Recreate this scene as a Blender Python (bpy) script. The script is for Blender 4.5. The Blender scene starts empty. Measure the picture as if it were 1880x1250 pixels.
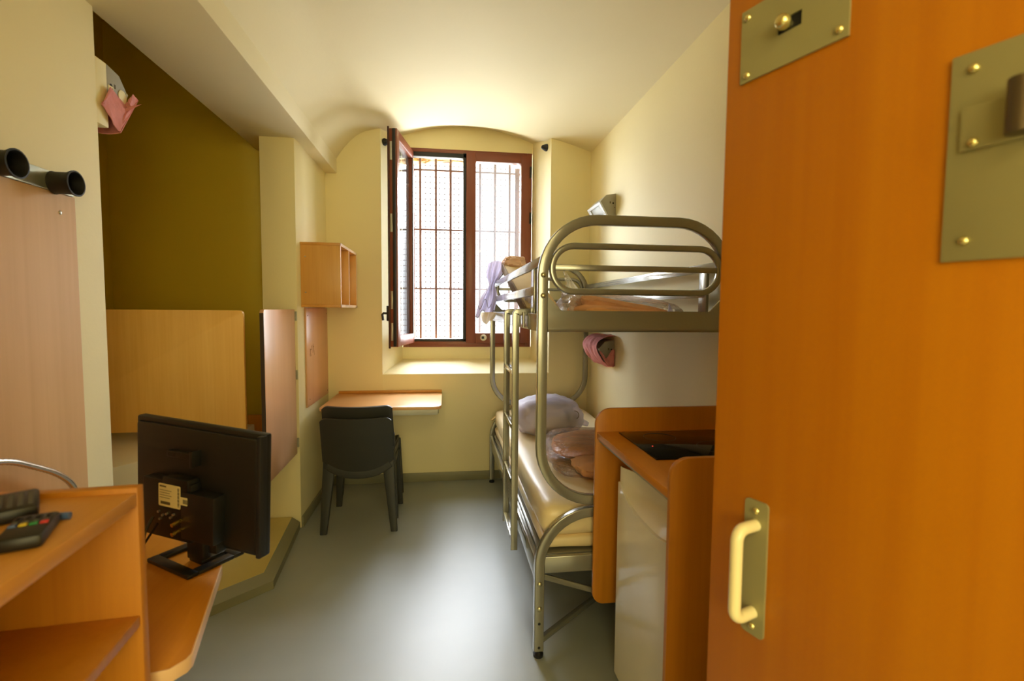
import bpy, bmesh, math, random
from mathutils import Vector, Matrix, noise

sc = bpy.context.scene
COL = sc.collection

# ------------------------------------------------------------------ camera
cam_d = bpy.data.cameras.new('camera')
cam = bpy.data.objects.new('camera', cam_d)
COL.objects.link(cam)
RX = (0.990840, -0.134796, 0.008100)      # right, down and forward axes of the camera
RY = (-0.000409, -0.062978, -0.998015)
RZ = (0.135038, 0.988870, -0.062457)
m = Matrix(((RX[0], -RY[0], -RZ[0], 0.0),
            (RX[1], -RY[1], -RZ[1], 0.0),
            (RX[2], -RY[2], -RZ[2], 1.45),
            (0, 0, 0, 1)))
cam.matrix_world = m
cam_d.sensor_width = 36.0
cam_d.lens = 895.0 * 36.0 / 1880.0
cam_d.clip_start = 0.02
cam_d.dof.use_dof = True
cam_d.dof.focus_distance = 2.9
cam_d.dof.aperture_fstop = 3.2
sc.camera = cam

# ------------------------------------------------------------------ view, world and large lights
vs = sc.view_settings
vs.view_transform = 'Standard'
vs.look = 'None'
vs.gamma = 1.0
vs.use_curve_mapping = False
vs.exposure = 0.0
cy = sc.cycles
cy.use_denoising = True
cy.max_bounces = 16
cy.diffuse_bounces = 12
cy.glossy_bounces = 4
cy.transparent_max_bounces = 16
cy.caustics_reflective = False
cy.caustics_refractive = False
cy.sample_clamp_indirect = 6.0

# sky: bright overhead, sunlit ground below, and an added dim patch straight ahead so the window bars show
w = bpy.data.worlds.new('sky')
sc.world = w
w.use_nodes = True
wn, wl = w.node_tree.nodes, w.node_tree.links
bg = wn['Background']
tc = wn.new('ShaderNodeTexCoord')
sp = wn.new('ShaderNodeSeparateXYZ')
wl.new(tc.outputs['Generated'], sp.inputs[0])
def step(src, a, b_):
    q_ = wn.new('ShaderNodeMapRange')
    q_.interpolation_type = 'SMOOTHSTEP'
    q_.inputs['From Min'].default_value = a
    q_.inputs['From Max'].default_value = b_
    wl.new(src, q_.inputs['Value'])
    return q_.outputs[0]
def mul(a, b_):
    q_ = wn.new('ShaderNodeMath')
    q_.operation = 'MULTIPLY'
    wl.new(a, q_.inputs[0])
    wl.new(b_, q_.inputs[1])
    return q_.outputs[0]
dim_patch = mul(mul(step(sp.outputs['Z'], -0.22, -0.14), step(sp.outputs['Z'], 0.46, 0.38)), step(sp.outputs['Y'], 0.86, 0.92))
cr = wn.new('ShaderNodeValToRGB')
mp = wn.new('ShaderNodeMapRange')
mp.inputs['From Min'].default_value = -1.0
mp.inputs['From Max'].default_value = 1.0
wl.new(sp.outputs['Z'], mp.inputs['Value'])
wl.new(mp.outputs[0], cr.inputs[0])
cr.color_ramp.elements[0].position = 0.40
cr.color_ramp.elements[0].color = (0.47, 0.47, 0.44, 1)
cr.color_ramp.elements[1].position = 0.70
cr.color_ramp.elements[1].color = (1.0, 1.05, 1.12, 1)
mx = wn.new('ShaderNodeMix')
mx.data_type = 'RGBA'
mx.inputs[7].default_value = (0.042, 0.044, 0.047, 1)
wl.new(dim_patch, mx.inputs[0])
wl.new(cr.outputs[0], mx.inputs[6])
wl.new(mx.outputs[2], bg.inputs['Color'])
bg.inputs['Strength'].default_value = 52.0

def area(name, loc, rot, sx, sy, power, color, portal=False):
    d = bpy.data.lights.new(name, 'AREA')
    d.shape = 'RECTANGLE'
    d.size, d.size_y = sx, sy
    d.energy = power
    d.color = color
    if portal:
        d.cycles.is_portal = True
    o = bpy.data.objects.new(name, d)
    o.location = loc
    o.rotation_euler = rot
    COL.objects.link(o)
    return o

# daylight portal in the window opening
area('window_portal', (0.2, 4.93, 2.0), (math.radians(-90), 0, 0), 1.2, 1.9, 1.0, (1, 1, 1), portal=True)
# corridor ceiling lamp outside the doorway, behind the camera
area('corridor_lamp', (0.25, -0.85, 2.62), (0, 0, 0), 1.1, 0.5, 15.0, (1.0, 0.84, 0.40))
# added soft fill light deep in the corridor, there is no window here
area('corridor_fill', (0.25, -3.05, 1.75), (math.radians(90), 0, 0), 2.8, 1.5, 110.0, (1.0, 0.88, 0.46))

# ------------------------------------------------------------------ materials
def lin(c):
    c /= 255.0
    return c / 12.92 if c <= 0.04045 else ((c + 0.055) / 1.055) ** 2.4

def rgb(r, g, b):
    return (lin(r), lin(g), lin(b), 1.0)

def new_mat(name):
    mt = bpy.data.materials.new(name)
    mt.use_nodes = True
    nt = mt.node_tree
    return mt, nt, nt.nodes['Principled BSDF']

def noise_node(nt, scale, detail=3.0, stretch=None, rough=0.55):
    t = nt.nodes.new('ShaderNodeTexCoord')
    mpn = nt.nodes.new('ShaderNodeMapping')
    if stretch:
        mpn.inputs['Scale'].default_value = stretch
    n = nt.nodes.new('ShaderNodeTexNoise')
    n.inputs['Scale'].default_value = scale
    n.inputs['Detail'].default_value = detail
    n.inputs['Roughness'].default_value = rough
    nt.links.new(t.outputs['Object'], mpn.inputs[0])
    nt.links.new(mpn.outputs[0], n.inputs['Vector'])
    return n

def ramp(nt, src, stops):
    r = nt.nodes.new('ShaderNodeValToRGB')
    els = r.color_ramp.elements
    while len(els) < len(stops):
        els.new(0.5)
    for e, (p, c) in zip(els, stops):
        e.position = p
        e.color = c
    nt.links.new(src, r.inputs[0])
    return r

def shade(c, k):
    return (c[0] * k, c[1] * k, c[2] * k, 1.0)

def plain(name, col, rough=0.5, metal=0.0, var=0.06, scale=6.0, bump=0.0, bscale=60.0, spec=0.5, coat=0.0):
    mt, nt, p = new_mat(name)
    n = noise_node(nt, scale)
    r = ramp(nt, n.outputs['Fac'], [(0.3, shade(col, 1 - var)), (0.7, shade(col, 1 + var))])
    nt.links.new(r.outputs[0], p.inputs['Base Color'])
    p.inputs['Roughness'].default_value = rough
    p.inputs['Metallic'].default_value = metal
    p.inputs['Specular IOR Level'].default_value = spec
    p.inputs['Coat Weight'].default_value = coat
    p.inputs['Coat Roughness'].default_value = 0.12
    if bump:
        b = noise_node(nt, bscale, 4.0)
        bn = nt.nodes.new('ShaderNodeBump')
        bn.inputs['Strength'].default_value = bump
        bn.inputs['Distance'].default_value = 0.01
        nt.links.new(b.outputs['Fac'], bn.inputs['Height'])
        nt.links.new(bn.outputs[0], p.inputs['Normal'])
    return mt

def wood(name, c1, c2, axis='z', rough=0.38, scale=9.0, var2=0.5, fine=1.0, spec=0.5):
    """laminate with a soft grain that runs along one axis"""
    mt, nt, p = new_mat(name)
    st = {'x': (0.07, 1, 1), 'y': (1, 0.07, 1), 'z': (1, 1, 0.07)}[axis]
    n1 = noise_node(nt, scale, 5.0, st, 0.6)
    st2 = tuple(v * (0.35 if v < 1 else 1) for v in st)
    n2 = noise_node(nt, scale * 11 * fine, 3.0, st2, 0.6)
    mx = nt.nodes.new('ShaderNodeMix')
    mx.data_type = 'FLOAT'
    mx.inputs[0].default_value = 0.35
    nt.links.new(n1.outputs['Fac'], mx.inputs[2])
    nt.links.new(n2.outputs['Fac'], mx.inputs[3])
    r = ramp(nt, mx.outputs[0], [(0.32, c1), (0.5, tuple((a + b) / 2 for a, b in zip(c1, c2))), (0.68, c2)])
    nt.links.new(r.outputs[0], p.inputs['Base Color'])
    p.inputs['Roughness'].default_value = rough
    p.inputs['Specular IOR Level'].default_value = spec
    return mt

def see_through(name, tint, clear, rough=0.08, haze=(0.8, 0.8, 0.85, 1), hz=0.1, bump=0.0, bscale=40.0, pattern=None):
    """thin clear sheet: mostly transparent, some haze, a glossy skin"""
    mt, nt, p = new_mat(name)
    out = nt.nodes['Material Output']
    nt.nodes.remove(p)
    tr = nt.nodes.new('ShaderNodeBsdfTransparent')
    tr.inputs[0].default_value = tint
    df = nt.nodes.new('ShaderNodeBsdfDiffuse')
    df.inputs[0].default_value = haze
    tl = nt.nodes.new('ShaderNodeBsdfTranslucent')
    tl.inputs[0].default_value = haze
    ad = nt.nodes.new('ShaderNodeMixShader')
    ad.inputs[0].default_value = 0.5
    nt.links.new(df.outputs[0], ad.inputs[1])
    nt.links.new(tl.outputs[0], ad.inputs[2])
    m1 = nt.nodes.new('ShaderNodeMixShader')
    m1.inputs[0].default_value = hz
    nt.links.new(tr.outputs[0], m1.inputs[1])
    nt.links.new(ad.outputs[0], m1.inputs[2])
    gl = nt.nodes.new('ShaderNodeBsdfGlossy')
    gl.inputs['Roughness'].default_value = rough
    fr = nt.nodes.new('ShaderNodeFresnel')
    fr.inputs[0].default_value = 1.45
    m2 = nt.nodes.new('ShaderNodeMixShader')
    ml = nt.nodes.new('ShaderNodeMath')
    ml.operation = 'MULTIPLY'
    ml.inputs[1].default_value = 1.0 - clear
    nt.links.new(fr.outputs[0], ml.inputs[0])
    nt.links.new(ml.outputs[0], m2.inputs[0])
    nt.links.new(m1.outputs[0], m2.inputs[1])
    nt.links.new(gl.outputs[0], m2.inputs[2])
    nt.links.new(m2.outputs[0], out.inputs[0])
    if bump:
        b = noise_node(nt, bscale, 3.0)
        bn = nt.nodes.new('ShaderNodeBump')
        bn.inputs['Strength'].default_value = bump
        bn.inputs['Distance'].default_value = 0.02
        nt.links.new(b.outputs['Fac'], bn.inputs['Height'])
        nt.links.new(bn.outputs[0], gl.inputs['Normal'])
        nt.links.new(bn.outputs[0], fr.inputs['Normal'])
    return mt

M = {}
M['cream'] = plain('cream_wall_paint', rgb(236, 226, 180), 0.62, var=0.02, scale=1.6, bump=0.06, bscale=70)
M['cream_in'] = plain('cream_ceiling_paint', rgb(230, 221, 186), 0.7, var=0.02, scale=1.2, bump=0.05, bscale=40)
M['olive'] = plain('olive_wall_paint', rgb(190, 164, 26), 0.6, var=0.03, scale=1.5, bump=0.05, bscale=70)
M['vinyl'] = plain('grey_vinyl_floor', rgb(150, 157, 155), 0.43, var=0.05, scale=2.2, bump=0.02, bscale=25, spec=0.9)
M['skirting'] = plain('grey_vinyl_skirting', rgb(132, 130, 104), 0.45, var=0.04)
M['step'] = plain('cream_step_paint', rgb(205, 186, 112), 0.5, var=0.04)
M['beech'] = wood('beech_laminate', rgb(206, 150, 74), rgb(222, 170, 92), 'z', 0.40)
M['beech_x'] = wood('beech_laminate_across', rgb(206, 154, 98), rgb(226, 178, 122), 'x', 0.34)
M['beech_y'] = wood('beech_laminate_deep', rgb(200, 140, 60), rgb(216, 158, 76), 'y', 0.40)
M['orange'] = wood('orange_beech_shelving', rgb(176, 112, 14), rgb(192, 128, 26), 'z', 0.42)
M['orange_y'] = wood('orange_beech_shelf_top', rgb(196, 136, 56), rgb(212, 154, 72), 'y', 0.40)
M['pinkbeech'] = wood('rose_beech_laminate', rgb(206, 156, 114), rgb(220, 172, 132), 'z', 0.30)
M['edge'] = plain('pale_edge_band', rgb(226, 190, 150), 0.35)
M['darkedge'] = plain('dark_edge_band', rgb(58, 42, 28), 0.4)
M['plywood'] = wood('plywood', rgb(200, 156, 100), rgb(220, 178, 124), 'z', 0.6, 3.0)
M['door'] = wood('orange_beech_door', rgb(170, 98, 2), rgb(192, 122, 10), 'z', 0.45, 3.2, fine=0.7, spec=0.35)
M['kitchen'] = wood('dark_beech_laminate', rgb(180, 112, 16), rgb(196, 128, 26), 'z', 0.4)
M['kitchen_y'] = wood('dark_beech_worktop', rgb(188, 118, 26), rgb(202, 134, 42), 'y', 0.32)
M['bed_metal'] = plain('silver_bed_lacquer', rgb(143, 142, 133), 0.24, metal=0.55, var=0.03, coat=1.0)
M['bolt'] = plain('steel_bolt', rgb(196, 192, 160), 0.25, metal=0.9)
M['plate'] = plain('olive_grey_plate', rgb(150, 145, 106), 0.5, metal=0.2, var=0.05)
M['screw'] = plain('domed_steel_screw', rgb(225, 212, 150), 0.22, metal=0.9)
M['rail'] = plain('brushed_steel_rail', rgb(178, 180, 160), 0.4, metal=0.7, var=0.12, scale=14)
M['steel'] = plain('steel', rgb(190, 188, 180), 0.3, metal=0.9)
M['hose'] = plain('chrome_hose', rgb(215, 205, 190), 0.25, metal=0.9)
M['white_metal'] = plain('pale_grey_metal', rgb(188, 188, 174), 0.45, metal=0.1)
M['black'] = plain('black_plastic', rgb(20, 20, 18), 0.42, var=0.1)
M['gloss_black'] = plain('gloss_black_plastic', rgb(14, 14, 14), 0.2, var=0.1)
M['rubber'] = plain('black_rubber', rgb(22, 22, 24), 0.55, var=0.1)
M['dark_hole'] = plain('dark_recess', rgb(8, 7, 6), 0.8)
M['chair'] = plain('anthracite_resin', rgb(48, 49, 45), 0.46, var=0.06, bump=0.03, bscale=160)
M['brown'] = plain('red_brown_window_lacquer', rgb(122, 62, 40), 0.38, var=0.05)
M['gasket'] = plain('black_gasket', rgb(22, 22, 24), 0.5)
M['glass'] = see_through('window_glass', (0.95, 0.97, 0.98, 1), 0.45, 0.0, (0.75, 0.8, 0.85, 1), 0.06)
M['bars'] = plain('rusty_brown_bar', rgb(96, 66, 56), 0.6, var=0.15, scale=20)
M['wire'] = plain('grey_wire', rgb(120, 112, 105), 0.5, metal=0.5)
M['mattress'] = plain('cream_mattress_vinyl', rgb(232, 214, 172), 0.34, var=0.03, bump=0.08, bscale=14)
M['white'] = plain('white_enamel', rgb(226, 222, 210), 0.25, var=0.02)
M['fridge'] = plain('white_fridge_enamel', rgb(232, 228, 216), 0.14, var=0.02)
M['handle_white'] = plain('cream_handle_lacquer', rgb(232, 222, 178), 0.3, var=0.02)
M['hob'] = plain('black_ceramic_glass', rgb(14, 13, 12), 0.08, var=0.1, spec=0.22)
M['pink'] = plain('pink_cloth', rgb(214, 140, 142), 0.9, var=0.08, scale=30, bump=0.25, bscale=90)
M['lamp_grey'] = plain('grey_lamp_housing', rgb(160, 158, 146), 0.5, var=0.04)
M['diffuser'] = plain('pale_lamp_diffuser', rgb(214, 220, 228), 0.35, var=0.02)
M['diffuser_in'] = plain('grey_diffuser_recess', rgb(176, 182, 186), 0.4)
M['film'] = see_through('clear_plastic_film', (0.97, 0.95, 0.93, 1), 0.35, 0.12, (0.97, 0.95, 0.93, 1), 0.07, bump=1.0, bscale=30)
M['netfilm'] = see_through('lilac_net', (0.86, 0.84, 0.90, 1), 0.7, 0.5, (0.80, 0.77, 0.86, 1), 0.38, bump=0.3, bscale=60)
M['sheet'] = see_through('thin_cream_sheet', (0.9, 0.85, 0.75, 1), 0.95, 0.5, (0.90, 0.80, 0.62, 1), 0.96)
M['netcloth'] = see_through('gathered_lilac_net', (0.80, 0.76, 0.86, 1), 0.8, 0.5, (0.72, 0.68, 0.80, 1), 0.62, bump=0.3, bscale=60)
M['blanket'] = plain('orange_brown_blanket', rgb(240, 176, 116), 0.95, var=0.10, scale=8, bump=0.3, bscale=120)
M['linen'] = plain('white_linen', rgb(222, 216, 216), 0.9, var=0.05, bump=0.2, bscale=50)
M['foam'] = plain('beige_foam_cover', rgb(196, 174, 132), 0.9, var=0.05, bump=0.2, bscale=90)
M['foam_edge'] = plain('ribbed_foam_edge', rgb(128, 106, 78), 0.9, var=0.2, scale=60, bump=0.4, bscale=120)
M['pinkfab'] = plain('pink_beige_fabric', rgb(224, 190, 172), 0.9, var=0.06, bump=0.2, bscale=40)
M['packet'] = plain('grey_printed_packet', rgb(120, 128, 128), 0.6, var=0.3, scale=30)
M['label'] = plain('cream_paper_label', rgb(232, 222, 170), 0.6, var=0.03)
M['ink'] = plain('grey_ink', rgb(96, 88, 62), 0.7)
M['pencil'] = plain('pencil_mark', rgb(150, 104, 66), 0.8)
M['grey_button'] = plain('grey_button', rgb(70, 70, 66), 0.5)
M['red'] = plain('red_button', rgb(196, 34, 24), 0.45)
M['green'] = plain('green_button', rgb(20, 130, 60), 0.45)
M['yellow'] = plain('yellow_button', rgb(205, 180, 20), 0.45)
M['blue'] = plain('blue_plastic', rgb(70, 96, 150), 0.4)
M['gold'] = plain('gold_plug', rgb(212, 170, 70), 0.25, metal=0.9)
M['brick'] = plain('pale_stone', rgb(206, 178, 140), 0.85, var=0.15, scale=12)

mt, nt, p = new_mat('red_led')
p.inputs['Base Color'].default_value = (0.5, 0.01, 0.01, 1)
p.inputs['Emission Color'].default_value = (1, 0.06, 0.03, 1)
p.inputs['Emission Strength'].default_value = 4.0
M['led'] = mt

# perforated sheet: dark dots in a square pattern
mt, nt, p = new_mat('perforated_sheet')
t = nt.nodes.new('ShaderNodeTexCoord')
v = nt.nodes.new('ShaderNodeTexVoronoi')
v.inputs['Scale'].default_value = 60.0
v.inputs['Randomness'].default_value = 0.0
nt.links.new(t.outputs['Object'], v.inputs['Vector'])
r = ramp(nt, v.outputs['Distance'], [(0.30, rgb(225, 222, 200)), (0.36, rgb(92, 92, 84))])
nt.links.new(r.outputs[0], p.inputs['Base Color'])
p.inputs['Metallic'].default_value = 0.3
p.inputs['Roughness'].default_value = 0.4
M['perforated'] = mt

# ------------------------------------------------------------------ mesh builder
class MB:
    def __init__(self):
        self.bm = bmesh.new()

    def _add(self, b2, mat=None):
        me = bpy.data.meshes.new('tmp')
        if mat is not None:
            bmesh.ops.transform(b2, matrix=mat, verts=b2.verts)
        b2.to_mesh(me)
        b2.free()
        self.bm.from_mesh(me)
        bpy.data.meshes.remove(me)
        return self

    def box(self, x0, x1, y0, y1, z0, z1, bev=0.0, mat=None, seg=2):
        b = bmesh.new()
        bmesh.ops.create_cube(b, size=1.0)
        for vv in b.verts:
            vv.co = Vector(((x0 + x1) / 2 + vv.co.x * (x1 - x0), (y0 + y1) / 2 + vv.co.y * (y1 - y0),
                            (z0 + z1) / 2 + vv.co.z * (z1 - z0)))
        if bev:
            bmesh.ops.bevel(b, geom=b.edges[:], offset=bev, segments=seg, profile=0.5, affect='EDGES')
        return self._add(b, mat)

    def prism(self, pts, axis, a0, a1, bev=0.0, mat=None):
        """polygon pts in the two other axes (x,y)/(y,z)/(x,z), extruded along axis"""
        b = bmesh.new()
        def P3(p, a):
            return {'z': (p[0], p[1], a), 'x': (a, p[0], p[1]), 'y': (p[0], a, p[1])}[axis]
        lo = [b.verts.new(P3(p, a0)) for p in pts]
        hi = [b.verts.new(P3(p, a1)) for p in pts]
        n = len(pts)
        for i in range(n):
            b.faces.new((lo[i], lo[(i + 1) % n], hi[(i + 1) % n], hi[i]))
        b.faces.new(lo[::-1])
        b.faces.new(hi)
        bmesh.ops.recalc_face_normals(b, faces=b.faces)
        if bev:
            bmesh.ops.bevel(b, geom=b.edges[:], offset=bev, segments=2, profile=0.5, affect='EDGES')
        return self._add(b, mat)

    def sweep(self, path, prof, normal=None, closed=False, caps=True):
        """sweep a closed 2D profile (u across, v along the normal) on a path"""
        b = bmesh.new()
        P = [Vector(p) for p in path]
        n = len(P)
        rings = []
        prev = None
        for i in range(n):
            if closed:
                t = (P[(i + 1) % n] - P[i - 1])
            else:
                t = P[min(i + 1, n - 1)] - P[max(i - 1, 0)]
            t.normalize()
            if normal is not None:
                nn = Vector(normal)
                nn = (nn - nn.dot(t) * t).normalized()
            else:
                if prev is None:
                    ref = Vector((0, 0, 1)) if abs(t.z) < 0.9 else Vector((1, 0, 0))
                else:
                    ref = prev
                nn = (ref - ref.dot(t) * t).normalized()
                prev = nn
            u = t.cross(nn).normalized()
            k = 1.0
            if 0 < i < n - 1 or closed:
                a = (P[i] - P[i - 1]).normalized()
                c = (P[(i + 1) % n] - P[i]).normalized()
                k = 1.0 / max(0.5, math.cos(a.angle(c, 0) / 2))
            rings.append([b.verts.new(P[i] + u * (q[0] * k) + nn * q[1]) for q in prof])
        mN = len(prof)
        for i in range(n if closed else n - 1):
            r0, r1 = rings[i], rings[(i + 1) % n]
            for j in range(mN):
                b.faces.new((r0[j], r0[(j + 1) % mN], r1[(j + 1) % mN], r1[j]))
        if caps and not closed:
            b.faces.new(rings[0][::-1])
            b.faces.new(rings[-1])
        bmesh.ops.recalc_face_normals(b, faces=b.faces)
        return self._add(b)

    def tube(self, path, r, n=10, closed=False):
        prof = [(r * math.cos(2 * math.pi * i / n), r * math.sin(2 * math.pi * i / n)) for i in range(n)]
        return self.sweep(path, prof, None, closed)

    def bar(self, path, wd, th, normal, rad=0.005, closed=False):
        """rectangular tube with rounded edges: wd across, th along normal"""
        return self.sweep(path, rrect2(wd, th, rad), normal, closed)

    def cyl(self, p0, p1, r0, r1=None, n=20):
        r1 = r0 if r1 is None else r1
        b = bmesh.new()
        p0, p1 = Vector(p0), Vector(p1)
        d = p1 - p0
        bmesh.ops.create_cone(b, cap_ends=True, segments=n, radius1=r0, radius2=r1, depth=d.length)
        q = Vector((0, 0, 1)).rotation_difference(d.normalized()).to_matrix().to_4x4()
        return self._add(b, Matrix.Translation((p0 + p1) / 2) @ q)

    def lathe(self, prof, p0, axis, n=24):
        """prof: (radius, distance along axis from p0)"""
        b = bmesh.new()
        rings = []
        for (rr, h) in prof:
            rings.append([b.verts.new((rr * math.cos(2 * math.pi * i / n), rr * math.sin(2 * math.pi * i / n), h)) for i in range(n)])
        for i in range(len(prof) - 1):
            for j in range(n):
                b.faces.new((rings[i][j], rings[i][(j + 1) % n], rings[i + 1][(j + 1) % n], rings[i + 1][j]))
        for rg, pf in ((rings[0], prof[0]), (rings[-1], prof[-1])):
            if pf[0] > 1e-6:
                b.faces.new(rg)
        bmesh.ops.remove_doubles(b, verts=b.verts, dist=1e-6)
        bmesh.ops.recalc_face_normals(b, faces=b.faces)
        q = Vector((0, 0, 1)).rotation_difference(Vector(axis).normalized()).to_matrix().to_4x4()
        return self._add(b, Matrix.Translation(Vector(p0)) @ q)

    def dome(self, c, axis, r, h, n=16):
        prof = [(r, 0.0)] + [(r * math.cos(a), h * math.sin(a)) for a in (0.3, 0.7, 1.1, 1.4)] + [(0.0, h)]
        return self.lathe(prof, c, axis, n)

    def grid(self, fn, nu, nv, thick=0.0, flip=False):
        """surface fn(u,v) -> (x,y,z); thick > 0 gives it a second side"""
        b = bmesh.new()
        vs_ = [[b.verts.new(fn(i / nu, j / nv)) for j in range(nv + 1)] for i in range(nu + 1)]
        for i in range(nu):
            for j in range(nv):
                f = (vs_[i][j], vs_[i + 1][j], vs_[i + 1][j + 1], vs_[i][j + 1])
                b.faces.new(f[::-1] if flip else f)
        b.normal_update()
        if thick:
            bmesh.ops.solidify(b, geom=b.faces[:], thickness=thick)
        bmesh.ops.recalc_face_normals(b, faces=b.faces) if thick else None
        return self._add(b)

    def blob(self, c, s, seed=0, amp=0.12, freq=2.0, e=0.7, flat=None, rot=0.0, nu=48, nv=28, wr=0.0):
        """soft lump: superellipsoid with folds, flattened where it lies"""
        b = bmesh.new()
        bmesh.ops.create_uvsphere(b, u_segments=nu, v_segments=nv, radius=1.0)
        cr_, sr_ = math.cos(rot), math.sin(rot)
        off = Vector((seed * 7.3, seed * 3.1, seed * 1.7))
        for vv in b.verts:
            d = vv.co.copy()
            q = Vector([math.copysign(abs(k) ** e, k) for k in d])
            k = 1 + amp * noise.noise(d * freq + off) + wr * abs(noise.noise(Vector((d.x * 2.2, d.y * 7.0, d.z * 3.0)) * 1.3 + off)) \
                + 0.4 * amp * noise.noise(d * freq * 3 + off)
            q = q * k
            x, y, z = q.x * s[0], q.y * s[1], q.z * s[2]
            z += c[2]
            if flat is not None and z < flat:
                z = flat + (z - flat) * 0.02
            vv.co = Vector((c[0] + x * cr_ - y * sr_, c[1] + x * sr_ + y * cr_, z))
        return self._add(b)

    def build(self, name, mat, parent=None, sharp=38):
        me = bpy.data.meshes.new(name)
        self.bm.to_mesh(me)
        self.bm.free()
        for pl in me.polygons:
            pl.use_smooth = True
        me.set_sharp_from_angle(angle=math.radians(sharp))
        me.materials.append(mat)
        o = bpy.data.objects.new(name, me)
        COL.objects.link(o)
        if parent is not None:
            o.parent = parent
        return o

def rrect2(wd, th, rad, seg=3):
    pts = []
    for (sx, sy, a0) in ((1, 1, 0), (-1, 1, 90), (-1, -1, 180), (1, -1, 270)):
        for k in range(seg + 1):
            a = math.radians(a0 + 90.0 * k / seg)
            pts.append((sx * (wd / 2 - rad) + rad * math.cos(a), sy * (th / 2 - rad) + rad * math.sin(a)))
    return pts

def rrect_path(x0, x1, z0, z1, r, y, seg=10):
    out = []
    for (cx_, cz_, a0) in ((x1 - r, z1 - r, 0), (x0 + r, z1 - r, 90), (x0 + r, z0 + r, 180), (x1 - r, z0 + r, 270)):
        for k in range(seg + 1):
            a = math.radians(a0 + 90.0 * k / seg)
            out.append((cx_ + r * math.cos(a), y, cz_ + r * math.sin(a)))
    return out

def rpoly(x0, x1, y0, y1, radii, seg=6):
    """rectangle with its own radius per corner: order (x1,y1) (x0,y1) (x0,y0) (x1,y0)"""
    out = []
    for (sx, sy, a0), rr in zip(((1, 1, 0), (0, 1, 90), (0, 0, 180), (1, 0, 270)), radii):
        X_ = x1 - rr if sx else x0 + rr
        Y_ = y1 - rr if sy else y0 + rr
        if rr < 1e-5:
            out.append((x1 if sx else x0, y1 if sy else y0))
            continue
        for k in range(seg + 1):
            a = math.radians(a0 + 90.0 * k / seg)
            out.append((X_ + rr * math.cos(a), Y_ + rr * math.sin(a)))
    return out

def smooth_path(pts, n=8):
    P = [Vector(p) for p in pts]
    out = []
    for i in range(len(P) - 1):
        p0, p1, p2, p3 = P[max(i - 1, 0)], P[i], P[i + 1], P[min(i + 2, len(P) - 1)]
        for k in range(n):
            t_ = k / n
            out.append(0.5 * ((2 * p1) + (p2 - p0) * t_ + (2 * p0 - 5 * p1 + 4 * p2 - p3) * t_ ** 2 + (3 * p1 - p0 - 3 * p2 + p3) * t_ ** 3))
    out.append(P[-1])
    return out

def tag(o, label, cat, group=None, kind=None):
    o['label'] = label
    o['category'] = cat
    if group:
        o['group'] = group
    if kind:
        o['kind'] = kind
    return o

def thing(name, label, cat, loc=(0, 0, 0), rz=0.0, group=None, kind=None):
    o = bpy.data.objects.new(name, None)
    o.empty_display_size = 0.05
    o.location = loc
    o.rotation_euler = (0, 0, rz)
    COL.objects.link(o)
    return tag(o, label, cat, group, kind)

def at0(o):
    """geometry written in room coordinates: shift it under its parent's base"""
    pr = o.parent
    off = Vector((0, 0, 0))
    while pr is not None:
        off += pr.location
        pr = pr.parent
    o.data.transform(Matrix.Translation(-off))
    return o

def struct(name, mb, mat, label, cat, parent=None):
    o = mb.build(name, mat, parent)
    if parent is None:
        tag(o, label, cat, kind='structure')
    return o

# ------------------------------------------------------------------ room shell
XR, XL, XN = 1.225, -0.945, -1.25        # right wall, left wall by the window, left wall by the door
YB, YF = 4.10, 4.50                      # back wall face, window frame

def vault(x):
    z = 2.97 - 0.18 * ((x - 0.18) / 1.045) ** 2
    if x < -0.62:                        # cove down to the beam
        k = (-0.62 - x) / 0.24
        z -= 0.16 * max(0, k) ** 2
    return z

def arch(x):
    return 3.085 - 0.115 * ((x - 0.2) / 0.59) ** 2

mb = MB().box(-2.4, 2.2, -3.4, 4.3, -0.1, 0.0)
struct('floor', mb, M['vinyl'], 'worn grey vinyl floor with a soft sheen', 'floor')

mb = MB().box(XR, XR + 0.12, -0.12, 4.3, 0, 3.3)
struct('wall_right', mb, M['cream'], 'cream painted wall beside the bunk bed', 'wall')

# back wall with its splayed window recess
mb = MB()
mb.prism([(-1.3, 4.1), (-0.515, 4.1), (-0.385, 4.5), (-0.41, 4.56), (-0.41, 4.95), (-1.3, 4.95)], 'z', 0, 3.4)
mb.prism([(1.5, 4.1), (0.88, 4.1), (0.79, 4.5), (0.82, 4.56), (0.82, 4.95), (1.5, 4.95)], 'z', 0, 3.4)
mb.prism([(4.1, 0), (4.1, 0.90), (4.104, 0.911), (4.115, 0.917), (4.5, 1.0), (4.5, 1.107), (4.95, 1.107), (4.95, 0)], 'x', -0.515, 0.88)
mb.box(-0.45, 0.85, 4.5, 4.95, 2.878, 3.4)
struct('wall_back', mb, M['cream'], 'cream back wall with a deep splayed window recess', 'wall')

# ceiling: shallow vault that runs into the recess
mb = MB()
mb.grid(lambda u, v: (-0.86 + u * 2.2, -0.12 + v * 4.22, vault(-0.86 + u * 2.2)), 60, 6)
def soffit(u, v):
    xa = -0.54 + u * 1.46
    xb = -0.43 + u * 1.26
    k = v * v * (3 - 2 * v)
    return ((1 - v) * xa + v * xb, 4.1 + 0.42 * v, (1 - k) * vault(xa) + k * arch(xb))
mb.grid(soffit, 40, 14)
o = struct('ceiling', mb, M['cream_in'], 'cream vaulted ceiling running into the window arch', 'ceiling', None)

# dropped beam on the left
mb = MB().box(XN - 0.02, -0.857, -0.12, 4.12, 2.52, 3.4, 0.006)
struct('trim_1', mb, M['cream_in'], 'wide dropped ceiling beam along the left side', 'beam')

mb = MB().box(-1.155, XL, 3.3, 4.3, 0, 2.55, 0.004)
struct('wall_left', mb, M['cream'], 'cream left wall and pier beside the desk', 'wall')

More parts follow.
